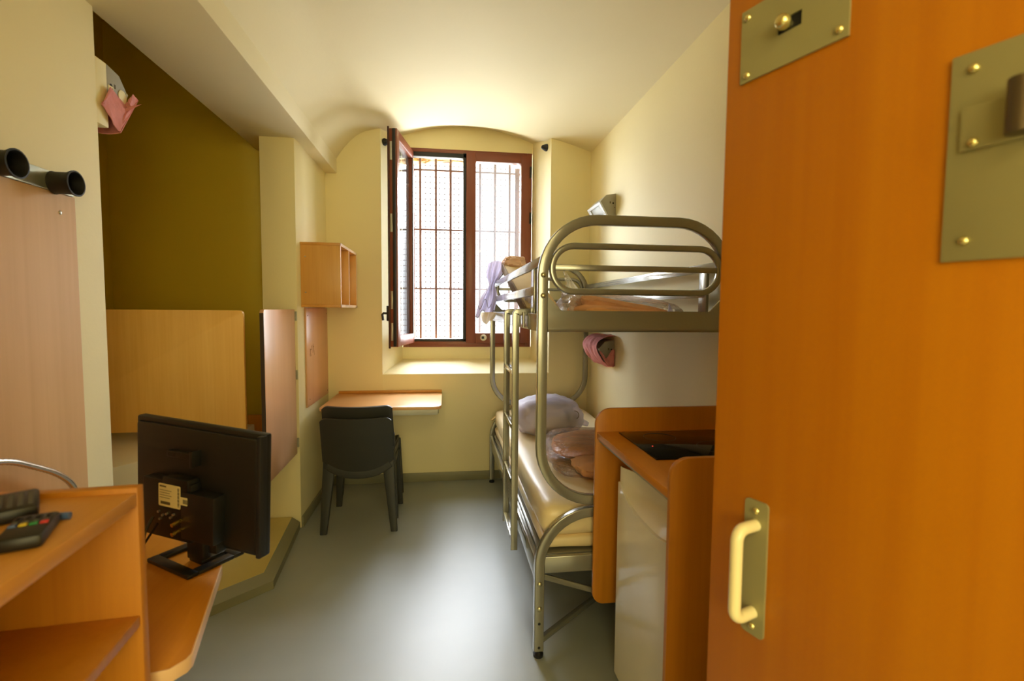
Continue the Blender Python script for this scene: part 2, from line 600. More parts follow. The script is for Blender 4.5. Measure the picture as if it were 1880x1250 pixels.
mb = MB().box(XN - 0.12, XN, -0.12, 2.0, 0, 2.6)
struct('wall_entrance_left', mb, M['cream'], 'cream wall on the left by the entrance', 'wall')

# washroom alcove
mb = MB().box(-2.32, -2.2, 1.9, 3.72, 0, 3.4)
struct('wall_alcove_left', mb, M['olive'], 'olive side wall of the washroom alcove', 'wall')
mb = MB().box(-2.3, -1.15, 3.6, 3.72, 0, 3.4)
struct('wall_alcove_back', mb, M['olive'], 'olive back wall of the washroom alcove', 'wall')
mb = MB().box(-2.3, XN - 0.06, 1.88, 2.0, 0, 3.4)
struct('wall_alcove_front', mb, M['cream'], 'near wall of the washroom alcove', 'wall')
mb = MB().box(-2.4, -1.2, 1.88, 3.75, 3.3, 3.4)
struct('ceiling_alcove', mb, M['olive'], 'olive ceiling above the washroom alcove', 'ceiling')

# raised step with a coved vinyl rim
outer = [(-0.95, 3.29), (-0.882, 2.58), (-1.10, 2.372), (-1.24, 2.235), (-1.24, 2.0), (-2.2, 2.0), (-2.2, 3.6), (-1.16, 3.6), (-1.16, 3.29)]
inner = [(-1.00, 3.29), (-0.935, 2.60), (-1.125, 2.42), (-1.28, 2.265), (-1.28, 2.0), (-2.2, 2.0), (-2.2, 3.6), (-1.16, 3.6), (-1.16, 3.29)]
b = bmesh.new()
lo = [b.verts.new((x, y, 0)) for x, y in outer]
md = [b.verts.new((x, y, 0.045)) for x, y in outer]
hi = [b.verts.new((x, y, 0.08)) for x, y in inner]
for i in range(len(outer) - 1):
    b.faces.new((lo[i], lo[i + 1], md[i + 1], md[i]))
    b.faces.new((md[i], md[i + 1], hi[i + 1], hi[i]))
bmesh.ops.recalc_face_normals(b, faces=b.faces)
mb = MB()
mb._add(b)
o = struct('floor_step', mb, M['skirting'], 'raised washroom step with a grey vinyl rim', 'step')
mb = MB().prism(inner, 'z', 0.0, 0.081)
struct('step_top', mb, M['step'], '', '', o)

# low block the screen stands on
mb = MB().prism([(-1.62, 2.09), (-1.16, 2.79), (-1.16, 3.14), (-2.19, 3.14), (-2.19, 2.09)], 'z', 0.081, 0.74, 0.008)
o = struct('wall_alcove_low', mb, M['white'], 'pale low ledge under the washroom screen', 'ledge')

# front wall with the doorway the camera stands in, and the corridor behind it
mb = MB()
mb.box(-1.4, -0.45, -0.12, 0.06, 0, 3.4)
mb.box(0.83, 1.4, -0.12, 0.06, 0, 3.4)
mb.box(-0.5, 0.9, -0.12, 0.06, 2.68, 3.4)
struct('wall_front', mb, M['cream'], 'entrance wall around the doorway', 'wall')
mb = MB()
mb.box(-2.4, 2.2, -3.3, -3.2, 0, 2.8)
mb.box(-2.4, -2.3, -3.25, -0.1, 0, 2.8)
mb.box(2.1, 2.2, -3.25, -0.1, 0, 2.8)
mb.box(-2.4, -1.2, -0.12, -0.02, 0, 2.8)
mb.box(1.3, 2.2, -0.12, -0.02, 0, 2.8)
struct('wall_corridor', mb, M['cream'], 'corridor walls behind the doorway', 'wall')
mb = MB().box(-2.4, 2.2, -3.3, -0.1, 2.7, 2.8)
struct('ceiling_corridor', mb, M['cream_in'], 'corridor ceiling behind the doorway', 'ceiling')

# skirting
mb = MB().box(XL + 0.012, XR - 0.001, YB - 0.014, YB, 0, 0.075, 0.004)
struct('baseboard_back', mb, M['skirting'], 'grey skirting under the window wall', 'baseboard')
mb = MB().box(XL, XL + 0.013, 3.302, YB - 0.001, 0, 0.075, 0.004)
struct('baseboard_left', mb, M['skirting'], 'grey skirting under the left wall', 'baseboard')
mb = MB().box(XR - 0.013, XR, 2.23, YB - 0.015, 0, 0.075, 0.004)
struct('baseboard_right', mb, M['skirting'], 'grey skirting behind the bunk bed', 'baseboard')

# ------------------------------------------------------------------ window
WX0, WX1, WZ0, WZ1 = -0.382, 0.787, 1.107, 2.878
win = thing('window_1', 'red-brown two-leaf window, its left leaf swung open', 'window', (0.2, YF, WZ0), kind='structure')
def rect_frame(x0, x1, z0, z1, wl, wr, wb, wt, y0, y1, bev=0.004):
    q = MB()
    q.box(x0, x0 + wl, y0, y1, z0, z1, bev)
    q.box(x1 - wr, x1, y0, y1, z0, z1, bev)
    q.box(x0 + wl, x1 - wr, y0, y1, z0, z0 + wb, bev)
    q.box(x0 + wl, x1 - wr, y0, y1, z1 - wt, z1, bev)
    return q
f = rect_frame(WX0, WX1, WZ0, WZ1, 0.05, 0.045, 0.052, 0.034, YF - 0.01, YF + 0.06)
at0(f.build('window_frame', M['brown'], win))
# right leaf, shut
f = rect_frame(0.186, 0.775, 1.145, 2.853, 0.085, 0.092, 0.092, 0.074, YF - 0.03, YF + 0.045)
sash = at0(f.build('closed_sash', M['brown'], win))
at0(MB().box(0.262, 0.692, YF + 0.005, YF + 0.012, 1.23, 2.785).build('pane', M['glass'], sash))
for z in (2.70, 2.29):
    q = MB().cyl((0.771, YF - 0.036, z - 0.05), (0.771, YF - 0.036, z + 0.05), 0.010)
    at0(q.build('hinge', M['black'], sash))
q = MB().lathe([(0.0, 0.0), (0.030, 0.0), (0.030, 0.008), (0.022, 0.016), (0.0, 0.018)], (0.345, YF - 0.03, 1.195), (0, -1, 0))
k_ = at0(q.build('lock_rosette', M['white'], sash))
at0(MB().box(0.327, 0.350, YF - 0.053, YF - 0.047, 1.185, 1.207, 0.002).build('key_slot', M['black'], k_))
# gasket round the open half
q = MB()
q.box(0.158, 0.188, YF - 0.012, YF + 0.05, 1.155, 2.85, 0.003)
q.box(WX0 + 0.05, 0.19, YF - 0.012, YF + 0.05, 2.805, 2.845, 0.004)
q.box(WX0 + 0.05, 0.19, YF - 0.012, YF + 0.05, 1.159, 1.183, 0.004)
at0(q.build('gasket', M['gasket'], win))
# open leaf: local x from the hinge to the free edge, local y through its thickness
SW, SH, ST = 0.555, 1.690, 0.062
hx, hy = -0.340, YF - 0.012
ang = math.atan2(3.935 - hy, -0.432 - hx)
leaf = rect_frame(0, SW, 0, SH, 0.045, 0.07, 0.085, 0.07, 0.0, ST).build('open_sash', M['brown'], win)
leaf.location = (hx - 0.2, hy - YF, 1.150 - WZ0)
leaf.rotation_euler = (0, 0, ang)
# local +y points towards the room's right side
MB().box(0.040, SW - 0.065, ST * 0.5 - 0.004, ST * 0.5 + 0.004, 0.08, SH - 0.065).build('pane', M['glass'], leaf)
q = MB()
q.box(SW, SW + 0.012, 0.026, 0.050, 0.004, SH - 0.004, 0.003)
q.box(0.028, 0.046, ST - 0.006, ST + 0.003, 0.085, SH - 0.07, 0.002)
q.build('gasket', M['gasket'], leaf)
q = MB().box(SW - 0.01, SW + 0.004, -0.014, 0.0, -0.012, SH + 0.014, 0.002)
q.build('cover_strip', plain('dark_brown_strip', rgb(70, 36, 26), 0.4), leaf)
q = MB()
q.box(SW - 0.043, SW - 0.015, -0.036, -0.012, 0.205, 0.325, 0.005)
q.sweep([(SW - 0.029, -0.03, 0.265), (SW - 0.029, -0.062, 0.266), (SW - 0.029, -0.072, 0.255), (SW - 0.029, -0.066, 0.21)], rrect2(0.016, 0.022, 0.005), (1, 0, 0))
q.build('handle', M['black'], leaf)
q = MB()
for z in (0.05, 0.30, 0.9, 1.45):
    q.box(SW, SW + 0.005, 0.006, 0.022, z, z + 0.14, 0.001)
q.build('lock_rod', M['steel'], leaf)

# black rubber bumpers on the recess sides
q = MB().lathe([(0.0, 0.0), (0.026, 0.0), (0.030, 0.012), (0.020, 0.036), (0.0, 0.046)], (-0.499, 4.15, 2.80), (0.95, -0.31, 0), 18)
tag(q.build('window_bumper', M['rubber'], None), 'black rubber bumper on the recess side behind the open leaf', 'bumper', 'window bumpers')
q = MB().lathe([(0.0, 0.0), (0.030, 0.0), (0.030, 0.010), (0.016, 0.045), (0.0, 0.055)], (0.860, 4.19, 2.838), (-0.976, -0.22, 0), 18)
tag(q.build('window_bumper', M['rubber'], None), 'cone-shaped black bumper high right of the window frame', 'bumper', 'window bumpers')

# security bars and the mesh outside
gr = thing('security_grille', 'rusty brown security grille of upright bars outside the window', 'window grille', (0.2, 4.72, 1.12))
def gpart(name, q, mat=None):
    return at0(q.build(name, mat or M['bars'], gr))
for x in (-0.234, -0.089, 0.049, 0.188, 0.326, 0.468, 0.609):
    gpart('bar', MB().cyl((x, 4.72, 1.112), (x, 4.72, 2.872), 0.0118, n=10))
for z in (2.750, 2.200, 1.645):
    gpart('cross_bar', MB().box(-0.40, 0.81, 4.713, 4.732, z - 0.007, z + 0.007, 0.002))
for x in (-0.309, 0.682):
    gpart('side_post', MB().box(x - 0.021, x + 0.021, 4.71, 4.75, 1.112, 2.80, 0.003))
q = MB()
nx, nz = 26, 33
for i in range(nx):
    x = -0.37 + i * 0.0452
    q.box(x - 0.0017, x + 0.0017, 4.7985, 4.8009, 1.115, 2.855)
for j in range(nz):
    z = 1.135 + j * 0.0525
    q.box(-0.395, 0.805, 4.8005, 4.8029, z - 0.0017, z + 0.0017)
for i in range(nx):
    for j in range(nz):
        x, z = -0.37 + i * 0.0452, 1.135 + j * 0.0525
        q.box(x - 0.0046, x + 0.0046, 4.798, 4.8035, z - 0.0046, z + 0.0046)
tag(q.build('wire_mesh', M['wire'], None), 'fine wire mesh behind the window bars', 'mesh')
q = MB().blob((-0.27, 4.85, 2.87), (0.12, 0.06, 0.035), 3, 0.4, 3.0)
q.blob((0.02, 4.86, 2.875), (0.2, 0.05, 0.02), 5, 0.4, 3.0)
q.build('crumbling_lintel', M['brick'], bpy.data.objects['wall_back'])

# ------------------------------------------------------------------ entrance door
dang = math.atan2(-0.942, 0.336)
door = thing('door_1', 'orange beech entrance door standing open on the right', 'door', (0.517, 0.870, 0), dang, kind='structure')
MB().box(0, 0.83, 0, 0.045, 0.008, 2.35, 0.002).build('door_leaf', M['door'], door)
# upper plate with a slot
pl = MB()
s0, s1, z0, z1 = 0.031, 0.213, 1.856, 1.980
h0, h1, hz0, hz1 = 0.100, 0.141, 1.908, 1.931
pl.box(s0, h0, -0.004, 0, z0, z1)
pl.box(h1, s1, -0.004, 0, z0, z1)
pl.box(h0, h1, -0.004, 0, z0, hz0)
pl.box(h0, h1, -0.004, 0, hz1, z1)
pl = pl.build('bolt_plate', M['plate'], door)
MB().box(h0, h1, -0.0012, 0, hz0, hz1).build('slot', M['dark_hole'], pl)
MB().lathe([(0.006, 0.0), (0.006, 0.008), (0.011, 0.011), (0.0125, 0.017), (0.010, 0.025), (0.006, 0.028), (0.0, 0.029)], (0.119, -0.001, 1.918), (0, -1, 0)).build('knob', M['screw'], pl)
for (s, z) in ((0.043, 1.966), (0.045, 1.867), (0.200, 1.870), (0.199, 1.966)):
    MB().dome((s, -0.004, z), (0, -1, 0), 0.0065, 0.0055).build('screw', M['screw'], pl)
# lock plate
pl = MB().box(0.339, 0.62, -0.005, 0, 1.515, 1.767, 0.001).build('lock_plate', M['plate'], door)
MB().box(0.353, 0.47, -0.010, -0.005, 1.648, 1.700, 0.001).build('keyhole_cover', M['plate'], pl)
MB().cyl((0.412, -0.022, 1.652), (0.412, -0.022, 1.712), 0.014).build('pivot', plain('dark_bronze_pivot', rgb(92, 80, 64), 0.35, metal=0.6), pl)
for (s, z) in ((0.361, 1.746), (0.362, 1.5395)):
    MB().dome((s, -0.005, z), (0, -1, 0), 0.006, 0.006).build('screw', M['screw'], pl)
MB().dome((0.3665, -0.010, 1.656), (0, -1, 0), 0.006, 0.006).build('screw', M['screw'], pl)
# pull handle
hp = MB().prism(rpoly(0.074, 0.119, 0.870, 1.116, (0.008,) * 4), 'y', -0.004, 0).build('handle_plate', M['plate'], door)
pth = [(0.0965, -0.002, 1.072)] + [(0.0965, -0.033 - 0.019 * math.sin(math.radians(a)), 1.053 + 0.019 * math.cos(math.radians(a))) for a in range(0, 91, 15)] \
    + [(0.0965, -0.033 - 0.019 * math.cos(math.radians(a)), 0.931 - 0.019 * math.sin(math.radians(a))) for a in range(0, 91, 15)] + [(0.0965, -0.002, 0.912)]
MB().tube(pth, 0.0105, 16).build('pull_handle', M['handle_white'], hp)
for z in (1.098, 0.886):
    MB().dome((0.0965, -0.004, z), (0, -1, 0), 0.0065, 0.005).build('screw', M['screw'], hp)

# ------------------------------------------------------------------ bunk bed
BX0, BX1 = 0.365, 1.200
bed = thing('bunk_bed', 'silver tubular steel bunk bed along the right wall', 'bunk bed', (0.78, 1.93, 0))
def bpart(name, q, mat=None, parent=None):
    return at0(q.build(name, mat or M['bed_metal'], parent or bed))
TW, TT = 0.041, 0.030
def end_frame(y, sgn):
    a0, a1 = BX0 + TW / 2, BX1 - TW / 2
    R_ = 0.225
    pth = [(a0, y, 0.028)] + [(a0, y, z) for z in (0.2, 0.38)]
    pth += [(a0 + R_ - R_ * math.cos(math.radians(a)), y, 0.388 + R_ * math.sin(math.radians(a))) for a in range(0, 91, 9)]
    pth += [(a1 - R_ + R_ * math.sin(math.radians(a)), y, 0.388 + R_ * math.cos(math.radians(a))) for a in range(0, 91, 9)]
    pth += [(a1, y, 0.2), (a1, y, 0.028)]
    arch_ = bpart('leg_arch', MB().bar(pth, TW, TT, (0, 1, 0), 0.0045))
    loop = bpart('end_loop', MB().bar(rrect_path(a0, a1, 0.664, 1.814, R_, y), TW, TT, (0, 1, 0), 0.0045, True))
    bpart('guard_loop', MB().bar(rrect_path(0.424, 1.141, 1.526, 1.709, 0.0905, y), 0.026, 0.024, (0, 1, 0), 0.007, True))
    bpart('guard_bar', MB().box(0.434, 1.131, y - 0.008, y + 0.008, 1.610, 1.634, 0.003))
    q = MB().prism([(y - 0.013, 1.449), (y + 0.013, 1.449), (y + 0.013, 1.363), (y - 0.013, 1.363), (y - 0.017, 1.368), (y - 0.018, 1.378), (y - 0.013, 1.388)], 'x', BX0 + TW, BX1 - TW)
    bpart('end_beam', q)
    for gx, d in ((BX0 + TW, 1), (BX1 - TW, -1)):
        bpart('gusset', MB().prism([(gx, 1.449), (gx + d * 0.058, 1.449), (gx, 1.507)], 'y', y - 0.004, y + 0.004))
    bpart('cross_bar', MB().box(BX0 + TW, BX1 - TW, y - 0.012, y + 0.012, 0.361, 0.430, 0.003))
    for lx in (a0, a1):
        for z in (0.318, 0.212):
            bpart('bolt', MB().dome((lx, y - sgn * TT / 2, z), (0, -sgn, 0), 0.011, 0.007), M['bolt'], arch_)
        for z in (1.590, 1.508):
            bpart('bolt', MB().dome((lx, y - sgn * TT / 2, z), (0, -sgn, 0), 0.011, 0.008), M['bolt'], loop)
        for z in (0.148, 0.044):
            bpart('hole', MB().cyl((lx, y - sgn * (TT / 2 + 0.0004), z), (lx, y - sgn * TT / 2 + 0.001 * sgn, z), 0.006), M['dark_hole'], arch_)
        q = MB().lathe([(0.0, 0.0), (0.021, 0.0), (0.022, 0.012), (0.011, 0.018), (0.011, 0.03), (0.0, 0.03)], (lx, y, 0.0), (0, 0, 1))
        bpart('rubber_foot', q, M['rubber'], arch_)
end_frame(1.930, 1)
end_frame(4.015, -1)
for x, d in ((0.385, -1), (1.180, 1)):
    xa, xb = x - 0.013, x + 0.013
    bpart('upper_side_beam', MB().box(xa, xb, 1.945, 4.0, 1.363, 1.436, 0.003))
    bpart('guard_rail', MB().box(xa + 0.004, xb - 0.004, 1.945, 4.0, 1.628, 1.667, 0.003))
    bpart('guard_rail', MB().box(xa + 0.004, xb - 0.004, 2.10, 4.0, 1.513, 1.553, 0.003))
    bpart('guard_post', MB().box(xa + 0.006, xb - 0.006, 2.085, 2.155, 1.436, 1.628, 0.003))
    bpart('lower_side_rail', MB().box(xa, xb, 1.945, 4.0, 0.310, 0.400, 0.003))
bpart('upper_base', MB().box(0.398, 1.167, 1.945, 4.0, 1.372, 1.386))
bpart('lower_base', MB().box(0.398, 1.167, 1.945, 4.0, 0.405, 0.432))
bpart('brace', MB().bar([(0.405, 1.945, 0.335), (1.165, 1.945, 0.075)], 0.024, 0.012, (0, 1, 0), 0.003))
bpart('brace', MB().bar([(0.405, 1.955, 0.055), (1.165, 2.58, 0.055)], 0.020, 0.028, (0, 0, 1), 0.003))

# ladder hooked on the bed
lad = thing('ladder', 'silver steel ladder hooked on the side of the bunk bed', 'ladder', (0.33, 2.42, 0.3))
def lpart(name, q, mat=None):
    return at0(q.build(name, mat or M['bed_metal'], lad))
for y in (2.25, 2.575):
    pth = [(0.324, y, 0.305), (0.324, y, 1.42)] + [(0.334 - 0.010 * math.cos(math.radians(a)), y, 1.43 + 0.010 * math.sin(math.radians(a))) for a in (30, 60, 90)] + [(0.400, y, 1.442)]
    lpart('stile', MB().bar(pth, 0.032, 0.022, (0, 1, 0), 0.003))
    lpart('hook', MB().cyl((0.358, y - 0.022, 1.372), (0.358, y - 0.022, 1.44), 0.007))
for z in (1.155, 0.893, 0.628, 0.345):
    lpart('rung', MB().box(0.310, 0.338, 2.261, 2.564, z - 0.012, z + 0.012, 0.003))
lpart('perforated_panel', MB().box(0.330, 0.3345, 2.262, 2.563, 0.46, 0.615), M['perforated'])

# lower mattress: two soft layers with a seam
def cushion_box(q, x0, x1, y0, y1, z0, z1, seed, r=0.035, amp=0.006):
    b = bmesh.new()
    bmesh.ops.create_cube(b, size=1.0)
    bmesh.ops.subdivide_edges(b, edges=b.edges[:], cuts=14, use_grid_fill=True)
    cx_, cy_, cz_ = (x0 + x1) / 2, (y0 + y1) / 2, (z0 + z1) / 2
    hx_, hy_, hz_ = (x1 - x0) / 2, (y1 - y0) / 2, (z1 - z0) / 2
    for vv in b.verts:
        def warp(k):           # gather points near the borders
            s_ = k * 2
            return math.copysign(1 - (1 - abs(s_)) ** 1.7, s_)
        p_ = Vector((warp(vv.co.x) * hx_, warp(vv.co.y) * hy_, warp(vv.co.z) * hz_))
        r_ = min(r, hz_ * 0.9)
        q_ = Vector((max(-hx_ + r_, min(hx_ - r_, p_.x)), max(-hy_ + r_, min(hy_ - r_, p_.y)), max(-hz_ + r_, min(hz_ - r_, p_.z))))
        d_ = p_ - q_
        if d_.length > 1e-9:
            p_ = q_ + d_.normalized() * r_
        nrm = d_.normalized() if d_.length > 1e-9 else Vector((0, 0, 1))
        k = noise.noise(Vector((p_.x * 5, p_.y * 4, p_.z * 9)) + Vector((seed, seed, 0)))
        p_ += nrm * amp * k
        vv.co = p_ + Vector((cx_, cy_, cz_))
    return q._add(b)
mat_ = thing('mattress', 'cream vinyl mattress on the lower bunk', 'mattress', (0.785, 2.97, 0.434))
at0(cushion_box(MB(), 0.404, 1.165, 1.965, 3.985, 0.434, 0.492, 2, 0.028).build('under_layer', M['mattress'], mat_, 60))
at0(cushion_box(MB(), 0.402, 1.168, 1.955, 3.99, 0.489, 0.628, 5, 0.050, 0.008).build('top_layer', M['mattress'], mat_, 60))
q = MB().grid(lambda u, v: (0.375 + 0.09 * u + 0.01 * math.sin(v * 9), 3.90 + 0.095 * v, 0.560 + 0.062 * u - 0.03 * (1 - u) * v), 6, 6, 0.004)
at0(q.build('cover_corner', M['mattress'], mat_))

# net bag of laundry on the lower mattress
q = MB().blob((0.685, 3.24, 0.725), (0.195, 0.175, 0.115), 11, 0.10, 2.2, 0.72, 0.632)
tag(q.build('laundry', M['linen'], None), 'white folded laundry inside the net bag', 'laundry')
q = MB().blob((0.735, 3.115, 0.745), (0.075, 0.038, 0.052), 4, 0.05, 2.0, 0.4)
tag(q.build('printed_packet', M['packet'], None), 'grey printed packet showing through the net bag', 'packet')
nb = thing('net_bag', 'lilac net laundry bag lying on the lower mattress', 'bag', (0.69, 3.23, 0.63))
q = MB().blob((0.690, 3.225, 0.735), (0.225, 0.205, 0.128), 11, 0.10, 2.2, 0.74, 0.631)
at0(q.build('net', M['netfilm'], nb))
q = MB()
q.lathe([(0.052, 0.0), (0.035, 0.03), (0.022, 0.06), (0.018, 0.09), (0.014, 0.105), (0.0, 0.106)], (0.865, 3.19, 0.715), (0.9, -0.1, -0.35), 14)
at0(q.build('knotted_end', M['netfilm'], nb))
q = MB()
q.tube([(0.835 + 0.028 * math.cos(a), 3.062, 0.768 + 0.028 * math.sin(a)) for a in [k * math.pi / 12 for k in range(24)]], 0.0025, 6, True)
at0(q.build('ring', M['ink'], nb))

# blankets in clear bags
def fold(q, c, sx, sy, sz, z0, seed, rot=0.0, tilt=0.0):
    """soft folded layer; tilt lowers it along +x"""
    t_ = MB().blob((0, 0, 0), (sx, sy, sz), seed, 0.10, 1.8, 0.62, None, 0.0, 56, 32, wr=0.05)
    for vv in t_.bm.verts:
        vv.co.z -= tilt * (vv.co.x + sx) / (2 * sx)
        vv.co.z += 0.004 * math.sin(vv.co.y * 60 + vv.co.x * 9)
    bmesh.ops.transform(t_.bm, matrix=Matrix.Translation(Vector(c)) @ Matrix.Rotation(rot, 4, 'Z'), verts=t_.bm.verts)
    for vv in t_.bm.verts:
        if vv.co.z < z0:
            vv.co.z = z0 + (vv.co.z - z0) * 0.02
    return q._add(t_.bm)
bl = thing('blanket', 'orange-brown blanket folded in a clear bag on the lower mattress', 'blanket', (0.86, 2.5, 0.633), group='bagged blankets')
at0(fold(MB(), (0.885, 2.62, 0.690), 0.275, 0.19, 0.052, 0.634, 21, -0.25).build('upper_fold', M['blanket'], bl))
at0(fold(MB(), (0.88, 2.36, 0.665), 0.235, 0.15, 0.034, 0.634, 22, 0.12).build('lower_fold', M['blanket'], bl))
q = fold(MB(), (0.855, 2.52, 0.690), 0.315, 0.335, 0.068, 0.632, 23, -0.1)
tag(q.build('plastic_bag', M['film'], None), 'clear plastic bag around the blanket on the lower mattress', 'bag', 'clear plastic bags')

bl = thing('blanket', 'orange-brown blanket in a clear bag on the upper bunk', 'blanket', (0.88, 2.45, 1.388), group='bagged blankets')
at0(fold(MB(), (0.925, 2.47, 1.492), 0.260, 0.15, 0.046, 1.3875, 31, -0.12, 0.085).build('upper_fold', M['blanket'], bl))
at0(fold(MB(), (0.88, 2.38, 1.442), 0.265, 0.17, 0.045, 1.3875, 33, -0.05, 0.05).build('lower_fold', M['blanket'], bl))
pb = thing('plastic_bag', 'clear plastic bag around the blanket on the upper bunk, one corner up', 'bag', (0.85, 2.42, 1.388), group='clear plastic bags')
at0(fold(MB(), (0.895, 2.43, 1.485), 0.315, 0.225, 0.080, 1.3872, 32, -0.1, 0.08).build('film', M['film'], pb))
def corner(u, v):
    a = Vector((0.600, 2.46, 1.655)); b0 = Vector((0.595, 2.30, 1.43)); c0 = Vector((0.74, 2.50, 1.50))
    p_ = a * (1 - u) + (b0 * (1 - v) + c0 * v) * u
    return p_ + Vector((0, -0.03 * math.sin(3 * v) * u, 0.008 * math.sin(9 * v)))
at0(MB().grid(corner, 10, 10, 0.002).build('raised_corner', M['film'], pb))
q = MB().grid(lambda u, v: (0.985 + 0.035 * u + 0.01 * v, 2.08 + 0.03 * math.sin(3 * u), 1.387 + (0.105 - 0.05 * abs(u - 0.4) * 2) * v), 6, 6, 0.002)
tag(q.build('plastic_wrapper', M['netfilm'], None), 'tip of a white wrapper standing up behind the end beam', 'wrapper')

# foam slab, cushion and bags at the head of the upper bunk
sl = thing('foam_slab', 'beige foam slab leaning at the window end of the upper bunk', 'mattress', (0.5, 3.0, 1.388))
R_s = Matrix.Translation((0.52, 2.62, 1.3875)) @ Matrix.Rotation(math.radians(17), 4, 'X')
at0(MB().box(-0.088, 0.10, 0.0, 1.18, 0.024, 0.082, 0.012, R_s).build('slab', M['foam'], sl))
at0(MB().box(-0.098, -0.087, 0.01, 1.17, 0.022, 0.084, 0.004, R_s).build('ribbed_edge', M['foam_edge'], sl))
q = MB().blob((0.515, 3.72, 1.800), (0.085, 0.13, 0.055), 41, 0.2, 2.2, 0.7, wr=0.15)
tag(q.build('cushion', M['pinkfab'], None), 'pink-beige cushion on top of the leaning foam slab', 'cushion')
q = MB().blob((0.50, 2.72, 1.475), (0.05, 0.07, 0.055), 42, 0.3, 2.0, 0.7, wr=0.3)
tag(q.build('plastic_pouch', M['netfilm'], None), 'crumpled white plastic pouch behind the upper guard rails', 'pouch')
hb = thing('hanging_net', 'lilac net cloth hanging over the far corner of the upper bunk', 'cloth', (0.35, 3.85, 1.42))
def drape(u, v):
    # hung over the far corner of the guard rail, gathered half way down
    zz = 1.800 - 0.385 * u
    c_ = 0.385 - 0.085 * u
    g = 0.062 - 0.040 * math.exp(-((u - 0.42) / 0.14) ** 2)
    if u > 0.55:
        g += 0.012 * (u - 0.55) / 0.45
    xx = c_ + (v - 0.5) * 2 * g
    yy = 3.70 + 0.022 * math.sin(v * 17 + u * 3) * (0.5 + u) + 0.03 * u
    zz -= 0.028 * math.sin(v * 11.0 + 0.6) * u * u - 0.02 * math.sin(v * 3.1) * (1 - u)
    return (xx, yy, zz)
at0(MB().grid(drape, 26, 40, 0.002).build('net', M['netcloth'], hb))
pth = [Vector(drape(0.995, k / 40)) + Vector((0, -0.003, 0)) for k in range(41)]
at0(MB().tube(pth, 0.0028, 6).build('hem', M['ink'], hb))
pth = [Vector(drape(0.80 + 0.05 * math.sin(k * 0.35), k / 40)) + Vector((0, -0.004, 0)) for k in range(30)]
at0(MB().tube(pth, 0.0022, 6).build('hem', M['ink'], hb))
def sheet_fn(u, v):
    w_ = 0.058 * (1 - 0.45 * u ** 2)
    return (0.318 - 0.008 * u + (v - 0.5) * 2 * w_, 3.62 + 0.022 * math.sin(v * 9 + u * 2), 1.432 - 0.075 * u - 0.014 * math.sin(v * 5) * u)
tag(MB().grid(sheet_fn, 10, 16).build('sheet_corner', M['sheet'], None), 'cream sheet corner hanging below the upper side beam', 'sheet')

# ------------------------------------------------------------------ bed lamps
LP = [(0.0, 0.158), (-0.073, 0.146), (-0.115, 0.100), (-0.056, 0.0), (0.0, -0.012)]
def lamp(name, label, loc, rz, L=0.31, group='wall reading lamps'):
    """wedge lamp: wall at local x=0, room towards -x, length along +y"""
    t_ = thing(name, label, 'lamp', loc, rz, group)
    sg = 1 if L > 0 else -1
    MB().prism(LP, 'y', min(0.0, L), max(0.0, L), 0.003).build('housing', M['lamp_grey'], t_)
    A = Vector((-0.115, 0, 0.100)); B = Vector((-0.056, 0, 0.0))
    d = (B - A).normalized(); nrm = Vector((-d.z, 0, d.x))
    if nrm.x > 0:
        nrm = -nrm
    def frame_box(a0, a1, y0, y1, h0, h1):
        q_ = MB()
        y0, y1 = sorted((y0, y1))
        mt_ = Matrix(((d.x, 0, nrm.x, A.x), (0, 1, 0, 0), (d.z, 0, nrm.z, A.z), (0, 0, 0, 1)))
        return q_.box(a0, a1, y0, y1, h0, h1, 0.002, mt_)
    Ld = (B - A).length
    fr = frame_box(0.0, 0.02, 0.0, L, 0.0, 0.012)
    for args in ((Ld - 0.02, Ld, 0, L), (0.02, Ld - 0.02, 0, 0.05 * sg), (0.02, Ld - 0.02, L - 0.05 * sg, L)):
        mt_ = Matrix(((d.x, 0, nrm.x, A.x), (0, 1, 0, 0), (d.z, 0, nrm.z, A.z), (0, 0, 0, 1)))
        fr.box(args[0], args[1], min(args[2:]), max(args[2:]), 0.0, 0.012, 0.002, mt_)
    dfr = fr.build('diffuser_frame', M['diffuser'], t_)
    frame_box(0.02, Ld - 0.02, 0.05 * sg, L - 0.05 * sg, 0.0, 0.003).build('lens', M['diffuser_in'], dfr)
    MB().box(-0.048, -0.040, -0.001, 0.001, 0.085, 0.10).build('switch', M['ink'], t_)
    MB().cyl((-0.022, -0.001, 0.088), (-0.022, 0.001, 0.088), 0.006).build('socket', M['dark_hole'], t_)
    MB().cyl((-0.010, -0.001, 0.058), (-0.010, 0.001, 0.058), 0.0035).build('screw', M['ink'], t_)
    return t_
lamp('wall_lamp', 'bare grey wedge lamp on the wall above the upper bunk', (XR, 3.455, 2.140), 0.0)
lamp('wall_lamp', 'grey wedge lamp on the wall under the upper bunk, wrapped in pink cloth', (XR, 3.425, 1.078), 0.0)
t_ = lamp('wall_lamp', 'grey wedge lamp at the wall end by the washroom, half wrapped in pink cloth', (XN - 0.002, 2.064, 2.196), -math.pi / 2, -0.30)
q = MB().lathe([(0.0, 0.0), (0.024, 0.0), (0.024, 0.002), (0.0, 0.003)], (-0.085, 0.0005, 0.072), (0, 1, 0), 24)
q.build('round_cap', M['handle_white'], t_)
q = MB().box(-0.034, -0.006, 0, 0.0015, 0.05, 0.085).build('sticker', M['label'], t_)
q2 = MB()
q2.box(-0.030, -0.027, 0.0012, 0.002, 0.055, 0.080)
q2.box(-0.018, -0.015, 0.0012, 0.002, 0.055, 0.080)
q2.box(-0.030, -0.015, 0.0012, 0.002, 0.066, 0.069)
q2.build('sticker_text', M['ink'], q)
